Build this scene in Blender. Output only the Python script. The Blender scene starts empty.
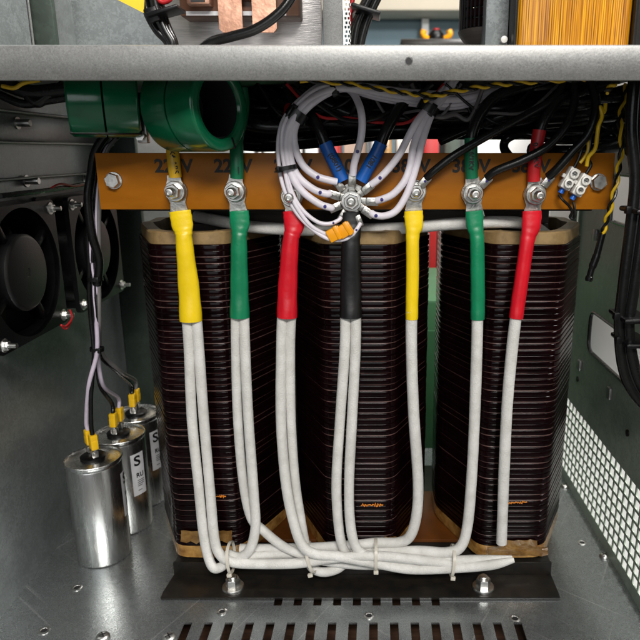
import bpy, bmesh, math, random
from mathutils import Vector, Matrix
R = math.radians
random.seed(7)
scene = bpy.context.scene
COL = scene.collection

# ------------------------------------------------------------------ camera
PITCH, FPX, CU, CV = R(14.7), 640.0, 376.0, 320.0     # photo is 640 px wide
cam_d = bpy.data.cameras.new('camera')
cam_d.lens, cam_d.sensor_width = 36.0, 36.0
cam_d.shift_x = -(CU - 320.0) / 640.0
cam_d.clip_start, cam_d.clip_end = 0.01, 60.0
cam_d.dof.use_dof = True
cam_d.dof.focus_distance = 0.565
cam_d.dof.aperture_fstop = 12.0
cam = bpy.data.objects.new('camera', cam_d)
cam.rotation_euler = (R(90) - PITCH, 0, 0)
COL.objects.link(cam)
scene.camera = cam

# ------------------------------------------------------------------ world, lamps, exposure
w = bpy.data.worlds.new('World'); scene.world = w; w.use_nodes = True
bg = w.node_tree.nodes['Background']
bg.inputs[0].default_value = (0.85, 0.93, 1.0, 1); bg.inputs[1].default_value = 0.025

def lamp(name, loc, target, size, size_y, watt, col):
    d = bpy.data.lights.new(name, 'AREA'); d.shape = 'RECTANGLE'
    d.size, d.size_y, d.energy, d.color = size, size_y, watt, col
    o = bpy.data.objects.new(name, d); o.location = loc
    o.rotation_euler = (Vector(target) - Vector(loc)).to_track_quat('-Z', 'Y').to_euler()
    COL.objects.link(o); return o
lamp('ceiling_lamp_front', (0.22, -0.95, 0.96), (0.0, 0.56, -0.16), 0.95, 0.30, 37, (1.0, 0.97, 0.92))
lamp('front_fill_lamp', (-0.35, -1.7, 0.30), (0.0, 0.56, -0.1), 1.5, 1.0, 7, (0.93, 0.97, 1.0))  # added frontal fill, gives the flat metal faces something to reflect
lamp('ceiling_lamp_room', (0.4, 1.7, 1.9), (0.1, 2.9, 0.0), 1.6, 0.8, 50, (1.0, 0.97, 0.93))
lamp('side_fill_lamp', (1.25, 0.5, 1.5), (0.42, 0.75, -0.4), 0.9, 0.6, 125, (1.0, 0.98, 0.95))  # added to brighten what shows through the right-hand grille
scene.view_settings.view_transform = 'Standard'
scene.view_settings.look = 'None'
scene.view_settings.exposure = 0.0
scene.view_settings.gamma = 1.0

# ------------------------------------------------------------------ pixel -> point on a depth plane
cp, sp = math.cos(PITCH), math.sin(PITCH)
def P(u, v, Y):
    a, b = (u - CU) / FPX, (CV - v) / FPX
    t = Y / (cp + b * sp)
    return Vector((a * t, Y, (-sp + b * cp) * t))
def PX(u, v, X):
    a, b = (u - CU) / FPX, (CV - v) / FPX
    t = X / a
    return Vector((X, (cp + b * sp) * t, (-sp + b * cp) * t))
def path(pts, Y):
    n = len(pts)
    if isinstance(Y, (int, float)): Y = [Y] * n
    if len(Y) == 2 and n != 2: Y = [Y[0] + (Y[1] - Y[0]) * i / (n - 1) for i in range(n)]
    return [P(p[0], p[1], y) for p, y in zip(pts, Y)]

# ------------------------------------------------------------------ materials
def mat(name, color, rough=0.5, metal=0.0, var=0.0, vscale=60.0, bump=0.0, bscale=300.0, coat=0.0,
        rvar=0.0, color2=None, stretch=None, spec=0.5, sss=0.0, detail=4.0):
    m = bpy.data.materials.new(name); m.use_nodes = True
    nt = m.node_tree; N, L = nt.nodes, nt.links
    b = N['Principled BSDF']
    b.inputs['Base Color'].default_value = (*color, 1)
    b.inputs['Roughness'].default_value = rough
    b.inputs['Metallic'].default_value = metal
    b.inputs['Specular IOR Level'].default_value = spec
    b.inputs['Coat Weight'].default_value = coat
    b.inputs['Coat Roughness'].default_value = 0.12
    if var or bump or rvar or color2:
        tc = N.new('ShaderNodeTexCoord'); mp = N.new('ShaderNodeMapping')
        L.new(tc.outputs['Object'], mp.inputs[0])
        if stretch: mp.inputs['Scale'].default_value = stretch
        nz = N.new('ShaderNodeTexNoise'); nz.inputs['Scale'].default_value = vscale
        nz.inputs['Detail'].default_value = detail; nz.inputs['Roughness'].default_value = 0.65
        L.new(mp.outputs[0], nz.inputs['Vector'])
        cr_ = N.new('ShaderNodeValToRGB')
        c2 = color2 if color2 else tuple(c * (1 - var) for c in color)
        cr_.color_ramp.elements[0].position, cr_.color_ramp.elements[1].position = 0.36, 0.64
        cr_.color_ramp.elements[0].color = (*c2, 1)
        cr_.color_ramp.elements[1].color = (*color, 1)
        L.new(nz.outputs[0], cr_.inputs[0]); L.new(cr_.outputs[0], b.inputs['Base Color'])
        if rvar:
            mr = N.new('ShaderNodeMapRange')
            mr.inputs[3].default_value = max(0.02, rough - rvar); mr.inputs[4].default_value = rough + rvar
            L.new(nz.outputs[0], mr.inputs[0]); L.new(mr.outputs[0], b.inputs['Roughness'])
        if bump:
            n2 = N.new('ShaderNodeTexNoise'); n2.inputs['Scale'].default_value = bscale
            n2.inputs['Detail'].default_value = 3
            L.new(mp.outputs[0], n2.inputs['Vector'])
            bp = N.new('ShaderNodeBump'); bp.inputs['Strength'].default_value = bump
            bp.inputs['Distance'].default_value = 0.001
            L.new(n2.outputs[0], bp.inputs['Height']); L.new(bp.outputs[0], b.inputs['Normal'])
    return m

def galv(name, c, rough, metal=0.9, sscale=90.0, streak=(1, 1, 1), cloud=0.55, var=0.25, scratch=0.0):
    """zinc-plated sheet: fine spangle, faint streaks, cloudy stains and thin scratches"""
    m = bpy.data.materials.new(name); m.use_nodes = True
    nt = m.node_tree; N, L = nt.nodes, nt.links; b = N['Principled BSDF']
    b.inputs['Metallic'].default_value = metal
    tc = N.new('ShaderNodeTexCoord')
    vo = N.new('ShaderNodeTexVoronoi'); vo.inputs['Scale'].default_value = sscale
    wn = N.new('ShaderNodeTexNoise'); wn.inputs['Scale'].default_value = sscale * 1.3; wn.inputs['Detail'].default_value = 5
    L.new(tc.outputs['Object'], wn.inputs[0])
    mx = N.new('ShaderNodeMix'); mx.data_type = 'VECTOR'; mx.inputs[0].default_value = 0.03
    L.new(tc.outputs['Object'], mx.inputs[4]); L.new(wn.outputs[1], mx.inputs[5]); L.new(mx.outputs[1], vo.inputs['Vector'])
    mp = N.new('ShaderNodeMapping'); mp.inputs['Scale'].default_value = streak; L.new(tc.outputs['Object'], mp.inputs[0])
    ns = N.new('ShaderNodeTexNoise'); ns.inputs['Scale'].default_value = 9; ns.inputs['Detail'].default_value = 7
    ns.inputs['Roughness'].default_value = 0.7; L.new(mp.outputs[0], ns.inputs['Vector'])
    sep = N.new('ShaderNodeSeparateColor'); L.new(vo.outputs['Color'], sep.inputs[0])
    a1 = N.new('ShaderNodeMath'); a1.operation = 'MULTIPLY_ADD'; a1.inputs[1].default_value = 0.35
    L.new(sep.outputs[0], a1.inputs[0])
    a2 = N.new('ShaderNodeMath'); a2.operation = 'MULTIPLY'; a2.inputs[1].default_value = cloud
    L.new(ns.outputs[0], a2.inputs[0]); L.new(a2.outputs[0], a1.inputs[2])
    cr_ = N.new('ShaderNodeValToRGB')
    cr_.color_ramp.elements[0].position, cr_.color_ramp.elements[1].position = 0.3, 0.95
    cr_.color_ramp.elements[0].color = (*[x * (1 - var * 1.6) for x in c], 1)
    cr_.color_ramp.elements[1].color = (*[min(1, x * (1 + var)) for x in c], 1)
    L.new(a1.outputs[0], cr_.inputs[0]); L.new(cr_.outputs[0], b.inputs['Base Color'])
    if scratch:
        col_out = cr_.outputs[0]
        for ang_, sc_, off_ in ((0.5, (260, 2.2, 2.2), 0.0), (-0.9, (190, 3.0, 3.0), 3.1)):
            m2 = N.new('ShaderNodeMapping'); m2.inputs['Rotation'].default_value = (0, 0, ang_); m2.inputs['Location'].default_value = (off_, off_, 0)
            m3 = N.new('ShaderNodeMapping'); m3.inputs['Scale'].default_value = sc_
            L.new(tc.outputs['Object'], m2.inputs[0]); L.new(m2.outputs[0], m3.inputs[0])
            n3 = N.new('ShaderNodeTexNoise'); n3.inputs['Scale'].default_value = 1.0; n3.inputs['Detail'].default_value = 2
            L.new(m3.outputs[0], n3.inputs[0])
            r3 = N.new('ShaderNodeMapRange'); r3.inputs[1].default_value = 0.655; r3.inputs[2].default_value = 0.72
            r3.inputs[3].default_value = 0; r3.inputs[4].default_value = scratch
            L.new(n3.outputs[0], r3.inputs[0])
            mxc = N.new('ShaderNodeMix'); mxc.data_type = 'RGBA'; mxc.inputs[7].default_value = (0.75, 0.76, 0.76, 1)
            L.new(r3.outputs[0], mxc.inputs[0]); L.new(col_out, mxc.inputs[6]); col_out = mxc.outputs[2]
        L.new(col_out, b.inputs['Base Color'])
    mr = N.new('ShaderNodeMapRange'); mr.inputs[3].default_value = rough - 0.1; mr.inputs[4].default_value = rough + 0.16
    L.new(a1.outputs[0], mr.inputs[0]); L.new(mr.outputs[0], b.inputs['Roughness'])
    bp = N.new('ShaderNodeBump'); bp.inputs['Strength'].default_value = 0.12; bp.inputs['Distance'].default_value = 0.0006
    L.new(wn.outputs[0], bp.inputs['Height']); L.new(bp.outputs[0], b.inputs['Normal'])
    return m

M = {}
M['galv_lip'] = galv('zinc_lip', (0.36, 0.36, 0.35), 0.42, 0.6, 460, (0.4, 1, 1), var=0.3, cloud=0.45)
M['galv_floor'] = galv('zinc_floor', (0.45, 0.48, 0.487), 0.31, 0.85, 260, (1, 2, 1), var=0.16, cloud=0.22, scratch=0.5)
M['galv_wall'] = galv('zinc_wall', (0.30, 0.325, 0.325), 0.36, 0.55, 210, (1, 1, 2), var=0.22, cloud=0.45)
M['panel_green'] = galv('panel_green', (0.36, 0.43, 0.35), 0.42, 0.1, 160, var=0.2)
M['post'] = galv('post_green', (0.055, 0.075, 0.06), 0.5, 0.35, 120, var=0.2)
M['black_steel'] = mat('black_steel', (0.008, 0.0075, 0.007), 0.32, 0, 0.3, 80, 0.15, 500, rvar=0.1, color2=(0.016, 0.013, 0.010), spec=0.4)
M['enamel'] = mat('enamelled_strip', (0.0062, 0.0012, 0.0018), 0.15, 0, 0.6, 30, 0.04, 180, coat=0.0, rvar=0.05, spec=0.17)
M['gap_glint'] = mat('turn_glint', (0.16, 0.085, 0.075), 0.28, 0, 0.6, 120, spec=0.5)  # pale colour paints the glint lines along the turn edges
M['frame_paper'] = mat('fibre_frame', (0.30, 0.20, 0.085), 0.5, 0, 0.5, 45, 0.3, 200, color2=(0.15, 0.09, 0.035), rvar=0.1)
M['frame_tape'] = mat('amber_tape', (0.45, 0.25, 0.07), 0.22, 0, 0.6, 70, 0.5, 130, coat=0.5, color2=(0.20, 0.09, 0.02))
M['board'] = mat('phenolic_board', (0.31, 0.104, 0.004), 0.4, 0, 0.3, 22, 0.06, 500, rvar=0.07, stretch=(1, 1, 3), color2=(0.265, 0.086, 0.003), spec=0.25)
M['ins_board'] = mat('orange_board', (0.12, 0.036, 0.005), 0.4, 0, 0.3, 30)
M['ink'] = mat('black_ink', (0.004, 0.0035, 0.004), 0.6, 0, 0.4, 300)
M['ink_blue'] = mat('blue_ink', (0.02, 0.014, 0.16), 0.4, 0, 0.3, 300)
M['white_sleeve'] = mat('white_fibre_sleeve', (0.69, 0.68, 0.655), 0.6, 0, 0.2, 60, 0.6, 1100, color2=(0.56, 0.55, 0.52))
M['hs_yellow'] = mat('yellow_shrink', (0.86, 0.60, 0.006), 0.36, 0, 0.12, 25, 0.5, 110, spec=0.45)
M['hs_green'] = mat('green_shrink', (0.003, 0.215, 0.09), 0.36, 0, 0.25, 25, 0.5, 110, spec=0.45)
M['hs_red'] = mat('red_shrink', (0.64, 0.006, 0.018), 0.36, 0, 0.2, 25, 0.5, 110, spec=0.45)
M['hs_black'] = mat('black_shrink', (0.006, 0.006, 0.0065), 0.4, 0, 0.3, 40, 0.25, 150)
M['hs_blue'] = mat('blue_sleeve', (0.006, 0.10, 0.42), 0.38, 0, 0.2, 60, 0.15, 200)
M['lead_yellow'] = mat('yellow_lead', (0.62, 0.36, 0.015), 0.4, 0, 0.2, 80, 0.15, 200)
M['lead_green'] = mat('green_lead', (0.004, 0.15, 0.065), 0.38, 0, 0.2, 80, 0.15, 200)
M['lead_red'] = mat('red_lead', (0.50, 0.012, 0.016), 0.42, 0, 0.2, 80, 0.15, 200)
M['wire_white'] = mat('lilac_white_wire', (0.70, 0.66, 0.72), 0.36, 0, 0.1, 70, 0.1, 300, color2=(0.62, 0.58, 0.63))
M['wire_lilac'] = mat('lilac_wire', (0.55, 0.48, 0.58), 0.38, 0, 0.2, 70, 0.1, 300)
M['wire_grey'] = mat('grey_wire', (0.16, 0.15, 0.15), 0.4, 0, 0.2, 70)
M['black_rubber'] = mat('black_rubber', (0.006, 0.006, 0.006), 0.27, 0, 0.3, 60, 0.12, 250, rvar=0.08, spec=0.4)
M['black_plastic'] = mat('black_plastic', (0.0035, 0.0035, 0.004), 0.36, 0, 0.3, 60, 0.12, 700, rvar=0.08, spec=0.3)
M['hub'] = mat('fan_hub_plastic', (0.007, 0.007, 0.0075), 0.4, 0, 0.2, 60, 0.15, 900)
M['tin'] = mat('tinned_copper', (0.60, 0.58, 0.54), 0.32, 1.0, 0.35, 120, 0.3, 260, rvar=0.12)
M['bolt'] = mat('zinc_bolt', (0.74, 0.73, 0.70), 0.34, 1.0, 0.3, 150, 0.1, 300, rvar=0.1)
M['can'] = mat('aluminium_can', (0.80, 0.795, 0.78), 0.27, 1.0, 0.2, 30, 0.14, 120, rvar=0.09, stretch=(3, 3, 0.3))
M['label_white'] = mat('paper_label', (0.62, 0.62, 0.64), 0.5, 0, 0.08, 60)
M['crimp_yellow'] = mat('yellow_crimp', (0.85, 0.50, 0.006), 0.35, 0, 0.1, 90, 0.1, 200)
M['tag_orange'] = mat('orange_tag', (0.90, 0.36, 0.004), 0.35, 0, 0.15, 90)
M['ct_green'] = mat('green_epoxy', (0.002, 0.115, 0.047), 0.2, 0, 0.25, 25, 0.12, 90, coat=0.3, rvar=0.06)
M['ceramic'] = mat('white_terminal_plastic', (0.72, 0.70, 0.66), 0.38, 0, 0.1, 60)
M['ferrule'] = mat('blue_ferrule', (0.01, 0.13, 0.60), 0.35, 0, 0.1, 60)
M['tw_yellow'] = mat('yellow_wire', (0.80, 0.50, 0.01), 0.35, 0, 0.1, 60)
M['tie_white'] = mat('nylon_tie', (0.62, 0.58, 0.50), 0.4, 0, 0.15, 60)
M['scribble'] = mat('orange_marking', (0.80, 0.26, 0.03), 0.5, 0, 0.3, 300)
M['copper'] = mat('copper_bar', (0.66, 0.38, 0.27), 0.42, 0.9, 0.4, 60, 0.25, 200, rvar=0.1, color2=(0.40, 0.21, 0.14))
M['brown_module'] = mat('brown_plastic', (0.14, 0.062, 0.035), 0.35, 0, 0.3, 50)
M['alu_plate'] = mat('brushed_plate', (0.56, 0.53, 0.52), 0.34, 0.85, 0.25, 40, 0.2, 120, rvar=0.08, stretch=(1, 1, 14))
M['amber_coil'] = None
M['yellow_sheet'] = mat('yellow_sheet', (0.80, 0.55, 0.02), 0.4, 0, 0.1, 60)
M['red_plain'] = mat('red_paint', (0.40, 0.012, 0.012), 0.4, 0, 0.15, 30)
M['room_beige'] = mat('room_beige', (0.80, 0.72, 0.58), 0.8, 0, 0.06, 3)
M['room_blue'] = mat('room_blue_grey', (0.20, 0.29, 0.34), 0.8, 0, 0.1, 3)
M['room_floor'] = mat('room_floor', (0.09, 0.09, 0.088), 0.6, 0, 0.12, 6)
M['room_white'] = mat('room_white', (0.78, 0.79, 0.78), 0.6, 0, 0.06, 4)
M['plywood'] = mat('plywood', (0.13, 0.065, 0.04), 0.6, 0, 0.5, 20, 0.2, 100, stretch=(1, 12, 1))
M['green_paint'] = mat('green_paint', (0.02, 0.085, 0.03), 0.5, 0, 0.2, 10)
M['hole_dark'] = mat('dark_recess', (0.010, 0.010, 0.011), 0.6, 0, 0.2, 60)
M['core_steel'] = mat('core_laminations', (0.06, 0.05, 0.045), 0.5, 0.5, 0.3, 10, 0.3, 500, stretch=(0.3, 0.3, 40))

def amber():
    m = bpy.data.materials.new('amber_winding'); m.use_nodes = True
    nt = m.node_tree; N, L = nt.nodes, nt.links; b = N['Principled BSDF']
    tc = N.new('ShaderNodeTexCoord'); mp = N.new('ShaderNodeMapping'); mp.inputs['Scale'].default_value = (1, 1, 0.018)
    L.new(tc.outputs['Object'], mp.inputs[0])
    nz = N.new('ShaderNodeTexNoise'); nz.inputs['Scale'].default_value = 760; nz.inputs['Detail'].default_value = 3
    L.new(mp.outputs[0], nz.inputs[0])
    cr_ = N.new('ShaderNodeValToRGB'); e = cr_.color_ramp.elements
    e[0].position, e[0].color = 0.34, (0.17, 0.05, 0.002, 1)
    e[1].position, e[1].color = 0.66, (0.74, 0.36, 0.012, 1)
    k = e.new(0.5); k.color = (0.50, 0.19, 0.003, 1)
    wv = N.new('ShaderNodeTexWave'); wv.wave_type = 'BANDS'; wv.bands_direction = 'X'; wv.inputs['Scale'].default_value = 170
    wv.inputs['Distortion'].default_value = 0.6; wv.inputs['Detail'].default_value = 2; L.new(mp.outputs[0], wv.inputs[0])
    mx = N.new('ShaderNodeMix'); mx.inputs[0].default_value = 0.14; L.new(nz.outputs[0], mx.inputs[2]); L.new(wv.outputs['Fac'], mx.inputs[3])
    L.new(mx.outputs[0], cr_.inputs[0]); L.new(cr_.outputs[0], b.inputs['Base Color'])
    b.inputs['Roughness'].default_value = 0.3; b.inputs['Coat Weight'].default_value = 0.5
    bp = N.new('ShaderNodeBump'); bp.inputs['Strength'].default_value = 0.5; bp.inputs['Distance'].default_value = 0.001
    L.new(mx.outputs[0], bp.inputs['Height']); L.new(bp.outputs[0], b.inputs['Normal'])
    return m
M['amber_coil'] = amber()

# ------------------------------------------------------------------ object helpers
def wloc(o):
    v = Vector((0, 0, 0))
    while o is not None:
        v += o.location; o = o.parent
    return v

def to_mesh(name, bm, smooth=True, ang=38):
    bmesh.ops.recalc_face_normals(bm, faces=bm.faces)
    me = bpy.data.meshes.new(name); bm.to_mesh(me); bm.free()
    if smooth:
        me.polygons.foreach_set('use_smooth', [True] * len(me.polygons))
        me.set_sharp_from_angle(angle=R(ang))
    return me

def setmats(me, m):
    for k in (m if isinstance(m, (list, tuple)) else [m]):
        me.materials.append(M[k] if isinstance(k, str) else k)

def tag(o, label=None, cat=None, group=None, kind=None):
    for k, v in (('label', label), ('category', cat), ('group', group), ('kind', kind)):
        if v: o[k] = v
    return o

def thing(name, label, cat, loc, group=None, kind=None):
    o = bpy.data.objects.new(name, None); o.empty_display_size = 0.02
    o.location = loc; COL.objects.link(o)
    return tag(o, label, cat, group, kind)

def part(name, bm, m, parent, label=None, smooth=True, ang=38, kind=None):
    me = bm if isinstance(bm, bpy.types.Mesh) else to_mesh(name, bm, smooth, ang)
    if not len(me.materials): setmats(me, m)
    me.transform(Matrix.Translation(-wloc(parent)))
    o = bpy.data.objects.new(name, me); o.parent = parent; COL.objects.link(o)
    return tag(o, label, kind=kind)

def single(name, bm, m, label, cat, group=None, kind=None, smooth=True, ang=38):
    me = bm if isinstance(bm, bpy.types.Mesh) else to_mesh(name, bm, smooth, ang)
    if not len(me.materials): setmats(me, m)
    xs = [v.co for v in me.vertices]
    lo = Vector([min(c[i] for c in xs) for i in range(3)]); hi = Vector([max(c[i] for c in xs) for i in range(3)])
    c = Vector(((lo.x + hi.x) / 2, (lo.y + hi.y) / 2, lo.z))
    me.transform(Matrix.Translation(-c))
    o = bpy.data.objects.new(name, me); o.location = c; COL.objects.link(o)
    return tag(o, label, cat, group, kind)

def copy_tree(o, parent=None):
    c = o.copy(); COL.objects.link(c); c.parent = parent
    for ch in o.children: copy_tree(ch, c)
    return c

# ------------------------------------------------------------------ geometry helpers
def box(bm, x0, x1, y0, y1, z0, z1, bev=0.0, seg=2, mi=0):
    vs = [bm.verts.new((x, y, z)) for x in (x0, x1) for y in (y0, y1) for z in (z0, z1)]
    f = [(0, 1, 3, 2), (4, 6, 7, 5), (0, 4, 5, 1), (2, 3, 7, 6), (0, 2, 6, 4), (1, 5, 7, 3)]
    fs = [bm.faces.new([vs[i] for i in q]) for q in f]
    for x in fs: x.material_index = mi
    if bev:
        es = list({e for x in fs for e in x.edges})
        bmesh.ops.bevel(bm, geom=es, offset=bev, segments=seg, profile=0.5, affect='EDGES')
    return vs

def obox(bm, c, ax, ay, az, hx, hy, hz, bev=0.0, mi=0):
    """oriented box: centre, unit axes, half sizes"""
    t = bmesh.new(); box(t, -hx, hx, -hy, hy, -hz, hz, bev, mi=mi)
    m4 = Matrix((ax, ay, az)).transposed().to_4x4(); m4.translation = c
    t.transform(m4); merge(bm, t)

def merge(bm, t):
    me = bpy.data.meshes.new('tmp'); t.to_mesh(me); t.free(); bm.from_mesh(me); bpy.data.meshes.remove(me)

def frame_of(d, ref=None):
    d = d.normalized()
    r = Vector(ref) if ref is not None else (Vector((0, 0, 1)) if abs(d.z) < 0.9 else Vector((0, 1, 0)))
    a = r.cross(d)
    if a.length < 1e-6: a = Vector((1, 0, 0)).cross(d)
    a.normalize(); b = d.cross(a).normalized()
    return a, b

def sweep(bm, pts, rad, n=10, ref=None, cap=True, mi=0):
    N_ = len(pts)
    if isinstance(rad, (int, float)): rad = [(rad, rad)] * N_
    rad = [(r, r) if isinstance(r, (int, float)) else r for r in rad]
    rings, a = [], None
    for i, p in enumerate(pts):
        d = (pts[min(i + 1, N_ - 1)] - pts[max(i - 1, 0)])
        if d.length < 1e-9: d = Vector((0, 0, 1))
        d.normalize()
        if ref is not None or a is None: a, b = frame_of(d, ref)
        else:
            a = a - d * a.dot(d)
            a = a.normalized() if a.length > 1e-6 else frame_of(d)[0]
            b = d.cross(a).normalized()
        ra, rb = rad[i]
        rings.append([bm.verts.new(p + a * (ra * math.cos(2 * math.pi * k / n)) + b * (rb * math.sin(2 * math.pi * k / n))) for k in range(n)])
    fs = []
    for i in range(N_ - 1):
        for k in range(n):
            fs.append(bm.faces.new((rings[i][k], rings[i][(k + 1) % n], rings[i + 1][(k + 1) % n], rings[i + 1][k])))
    if cap:
        fs.append(bm.faces.new(rings[0][::-1])); fs.append(bm.faces.new(rings[-1]))
    for f in fs: f.material_index = mi
    return rings

def cr(pts, k=8):
    """Catmull-Rom resample"""
    q = [pts[0] * 2 - pts[1]] + list(pts) + [pts[-1] * 2 - pts[-2]]
    out = []
    for i in range(1, len(q) - 2):
        p0, p1, p2, p3 = q[i - 1], q[i], q[i + 1], q[i + 2]
        for j in range(k):
            t = j / k
            out.append(0.5 * ((2 * p1) + (p2 - p0) * t + (2 * p0 - 5 * p1 + 4 * p2 - p3) * t * t + (3 * p1 - p0 - 3 * p2 + p3) * t ** 3))
    out.append(pts[-1].copy()); return out

def lathe(bm, prof, o, axis, n=24, mi=0, ref=None):
    """profile of (radius, height along axis); closes at radius 0"""
    axis = Vector(axis).normalized(); a, b = frame_of(axis, ref); o = Vector(o)
    rings = []
    for r, h in prof:
        c = o + axis * h
        if r < 1e-7: rings.append([bm.verts.new(c)])
        else: rings.append([bm.verts.new(c + a * (r * math.cos(2 * math.pi * k / n)) + b * (r * math.sin(2 * math.pi * k / n))) for k in range(n)])
    for A, B in zip(rings, rings[1:]):
        for k in range(n):
            k2 = (k + 1) % n
            if len(A) == 1 and len(B) == 1: continue
            if len(A) == 1: f = bm.faces.new((A[0], B[k2], B[k]))
            elif len(B) == 1: f = bm.faces.new((A[k], A[k2], B[0]))
            else: f = bm.faces.new((A[k], A[k2], B[k2], B[k]))
            f.material_index = mi

def sheet(name, outer, holes, thick, plane, off, ang=30):
    """flat plate with holes cut through it. plane 'XY' (z=off, thick downward) or 'YZ' (x=off, thick to +x)"""
    cu = bpy.data.curves.new(name, 'CURVE'); cu.dimensions = '2D'; cu.fill_mode = 'BOTH'; cu.extrude = thick / 2
    for poly in [outer] + holes:
        s = cu.splines.new('POLY'); s.points.add(len(poly) - 1); s.use_cyclic_u = True
        for p, q in zip(s.points, poly): p.co = (q[0], q[1], 0, 1)
    o = bpy.data.objects.new(name, cu); COL.objects.link(o)
    dg = bpy.context.evaluated_depsgraph_get()
    me = bpy.data.meshes.new_from_object(o.evaluated_get(dg))
    COL.objects.unlink(o); bpy.data.objects.remove(o); bpy.data.curves.remove(cu)
    if plane == 'XY': me.transform(Matrix.Translation((0, 0, off - thick / 2)))
    else: me.transform(Matrix(((0, 0, 1, off + thick / 2), (1, 0, 0, 0), (0, 1, 0, 0), (0, 0, 0, 1))))
    me.materials.clear()
    return me

def text_mesh(txt, size, mtx, extrude=0.0001, bold=0.0):
    cu = bpy.data.curves.new('text', 'FONT'); cu.body = txt; cu.size = size; cu.extrude = extrude; cu.offset = bold
    cu.align_x, cu.align_y = 'CENTER', 'CENTER'; cu.resolution_u = 4
    o = bpy.data.objects.new('text', cu); COL.objects.link(o)
    dg = bpy.context.evaluated_depsgraph_get()
    me = bpy.data.meshes.new_from_object(o.evaluated_get(dg))
    COL.objects.unlink(o); bpy.data.objects.remove(o); bpy.data.curves.remove(cu)
    me.transform(mtx); me.materials.clear(); return me

def basis(right, up, pos):
    right = Vector(right).normalized(); n = right.cross(Vector(up)).normalized(); up = n.cross(right)
    m4 = Matrix((right, up, n)).transposed().to_4x4(); m4.translation = Vector(pos); return m4
FRONT = lambda p: basis((1, 0, 0), (0, 0, 1), p)        # faces -Y

def hexbolt(bm, o, axis, r, h, flange=True, ref=None, washer=1.35):
    if flange: lathe(bm, [(0, 0), (r * washer, 0), (r * washer, h * .14), (r * washer * .96, h * .2), (0, h * .2)], o, axis, 28)
    t = bmesh.new()
    lathe(t, [(0, h * .2), (r, h * .2), (r, h * .88), (r * .9, h), (0, h)], o, axis, 6, ref=ref)
    merge(bm, t)

def screw_bm(o, axis, r):
    """pan-head cross-recess screw"""
    bm = bmesh.new()
    lathe(bm, [(r, 0), (r, r * .18), (r * .86, r * .45), (r * .5, r * .62), (0, r * .66)], o, axis, 20)
    axis = Vector(axis).normalized(); a, b = frame_of(axis)
    c = math.cos(.6); s = math.sin(.6); a, b = a * c + b * s, b * c - a * s
    for p, q in ((a, b), (b, a)):
        obox(bm, Vector(o) + axis * r * .64, p, axis, p.cross(axis), r * .55, r * .05, r * .09, mi=1)
    return bm

# ------------------------------------------------------------------ room behind and under (setting)
FZ = -0.42                                             # cabinet floor plate
bm = bmesh.new(); box(bm, -3.5, 4, -1.8, 4.4, -0.62, -0.60)
single('room_floor', bm, 'room_floor', None, None, kind='structure')
bm = bmesh.new(); box(bm, -3.5, 4, 4.0, 4.05, -0.60, 2.6); 
single('room_wall', bm, 'room_blue', None, None, kind='structure')
bm = bmesh.new(); box(bm, -3.5, 4, 3.75, 3.99, 0.735, 2.6, 0.02)
single('room_wall_soffit', bm, 'room_beige', None, None, kind='structure')
bm = bmesh.new(); box(bm, 0.62, 0.66, -0.1, 2.4, -0.60, 0.35, 0.005)
single('side_partition', bm, 'room_white', 'white partition panel standing right of the cabinet, seen through its cut-outs', 'partition')

bm = bmesh.new(); box(bm, 0.275, 0.615, 0.2, 2.2, -0.5995, -0.585, 0.003)
single('white_sheet_board', bm, 'room_white', 'white board lying on the floor right of the cabinet, seen through the square-hole grille', 'board')

bm = bmesh.new(); box(bm, 0.40, 0.54, 0.52, 0.72, -0.5845, -0.50, 0.006); box(bm, 0.45, 0.49, 0.57, 0.67, -0.4995, -0.485, 0.004)
single('grey_toolbox', bm, 'black_plastic', 'dark toolbox standing on the white board, seen through the grille', 'toolbox')

# ------------------------------------------------------------------ cabinet
XL, XR = -0.35, 0.25
cab = thing('metal_cabinet', 'open galvanised metal cabinet that holds the transformer, fans and capacitors', 'cabinet', (-0.05, 0.66, -0.60))
def slotpoly(xc, y0, y1, w): return [(xc - w / 2, y0), (xc + w / 2, y0), (xc + w / 2, y1), (xc - w / 2, y1)]
slots = []
yf = P(300, 622, .5); ys = 0.5005
x_first = (188 - CU) / 640 * .59
for i in range(17):
    slots.append(slotpoly(x_first + i * 0.0190, 0.452, ys, 0.0078))
for i in range(4, 13):
    slots.append(slotpoly(x_first + (i + .1) * 0.0190 + .001, 0.5235, 0.556, 0.0078))
me = sheet('floor_plate', [(XL, 0.44), (XR, 0.44), (XR, 0.86), (XL, 0.86)], slots, 0.002, 'XY', FZ)
floor = part('floor_plate', me, 'galv_floor', cab)
bm = bmesh.new(); box(bm, XL - .002, XR + .002, 0.437, 0.44, FZ - .05, FZ + .001, .0006)
part('front_rail', bm, 'galv_floor', cab)
bm = bmesh.new(); box(bm, XL, XR, 0.442, 0.858, -0.475, -0.462); part('base_board', bm, 'plywood', cab)
bm = bmesh.new()
for x in (XL + .03, XR - .03):
    for y in (.47, .83): box(bm, x - .02, x + .02, y - .02, y + .02, -0.60, -0.4755, .002)
part('foot', bm, 'black_plastic', cab)
for (u, v, r) in ((77, 588, .0052), (44, 631, .0052), (222, 612, .0048), (369, 616, .0048), (515, 619, .005), (582, 543, .0048)):
    b_ = (CV - v) / FPX; t = FZ / (-sp + b_ * cp); p = Vector(((u - CU) / FPX * t, (cp + b_ * sp) * t, FZ + .0001))
    bm = bmesh.new()                                     # pressed-in nut: ring round a dark threaded hole
    lathe(bm, [(r, 0), (r, .0006), (r * .72, .0011), (r * .6, .0009), (r * .55, .0004)], p, (0, 0, 1), 22)
    lathe(bm, [(r * .55, .0004), (0, .0004)], p, (0, 0, 1), 22, mi=1)
    part('rivet_nut', bm, ['bolt', 'hole_dark'], floor)
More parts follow.
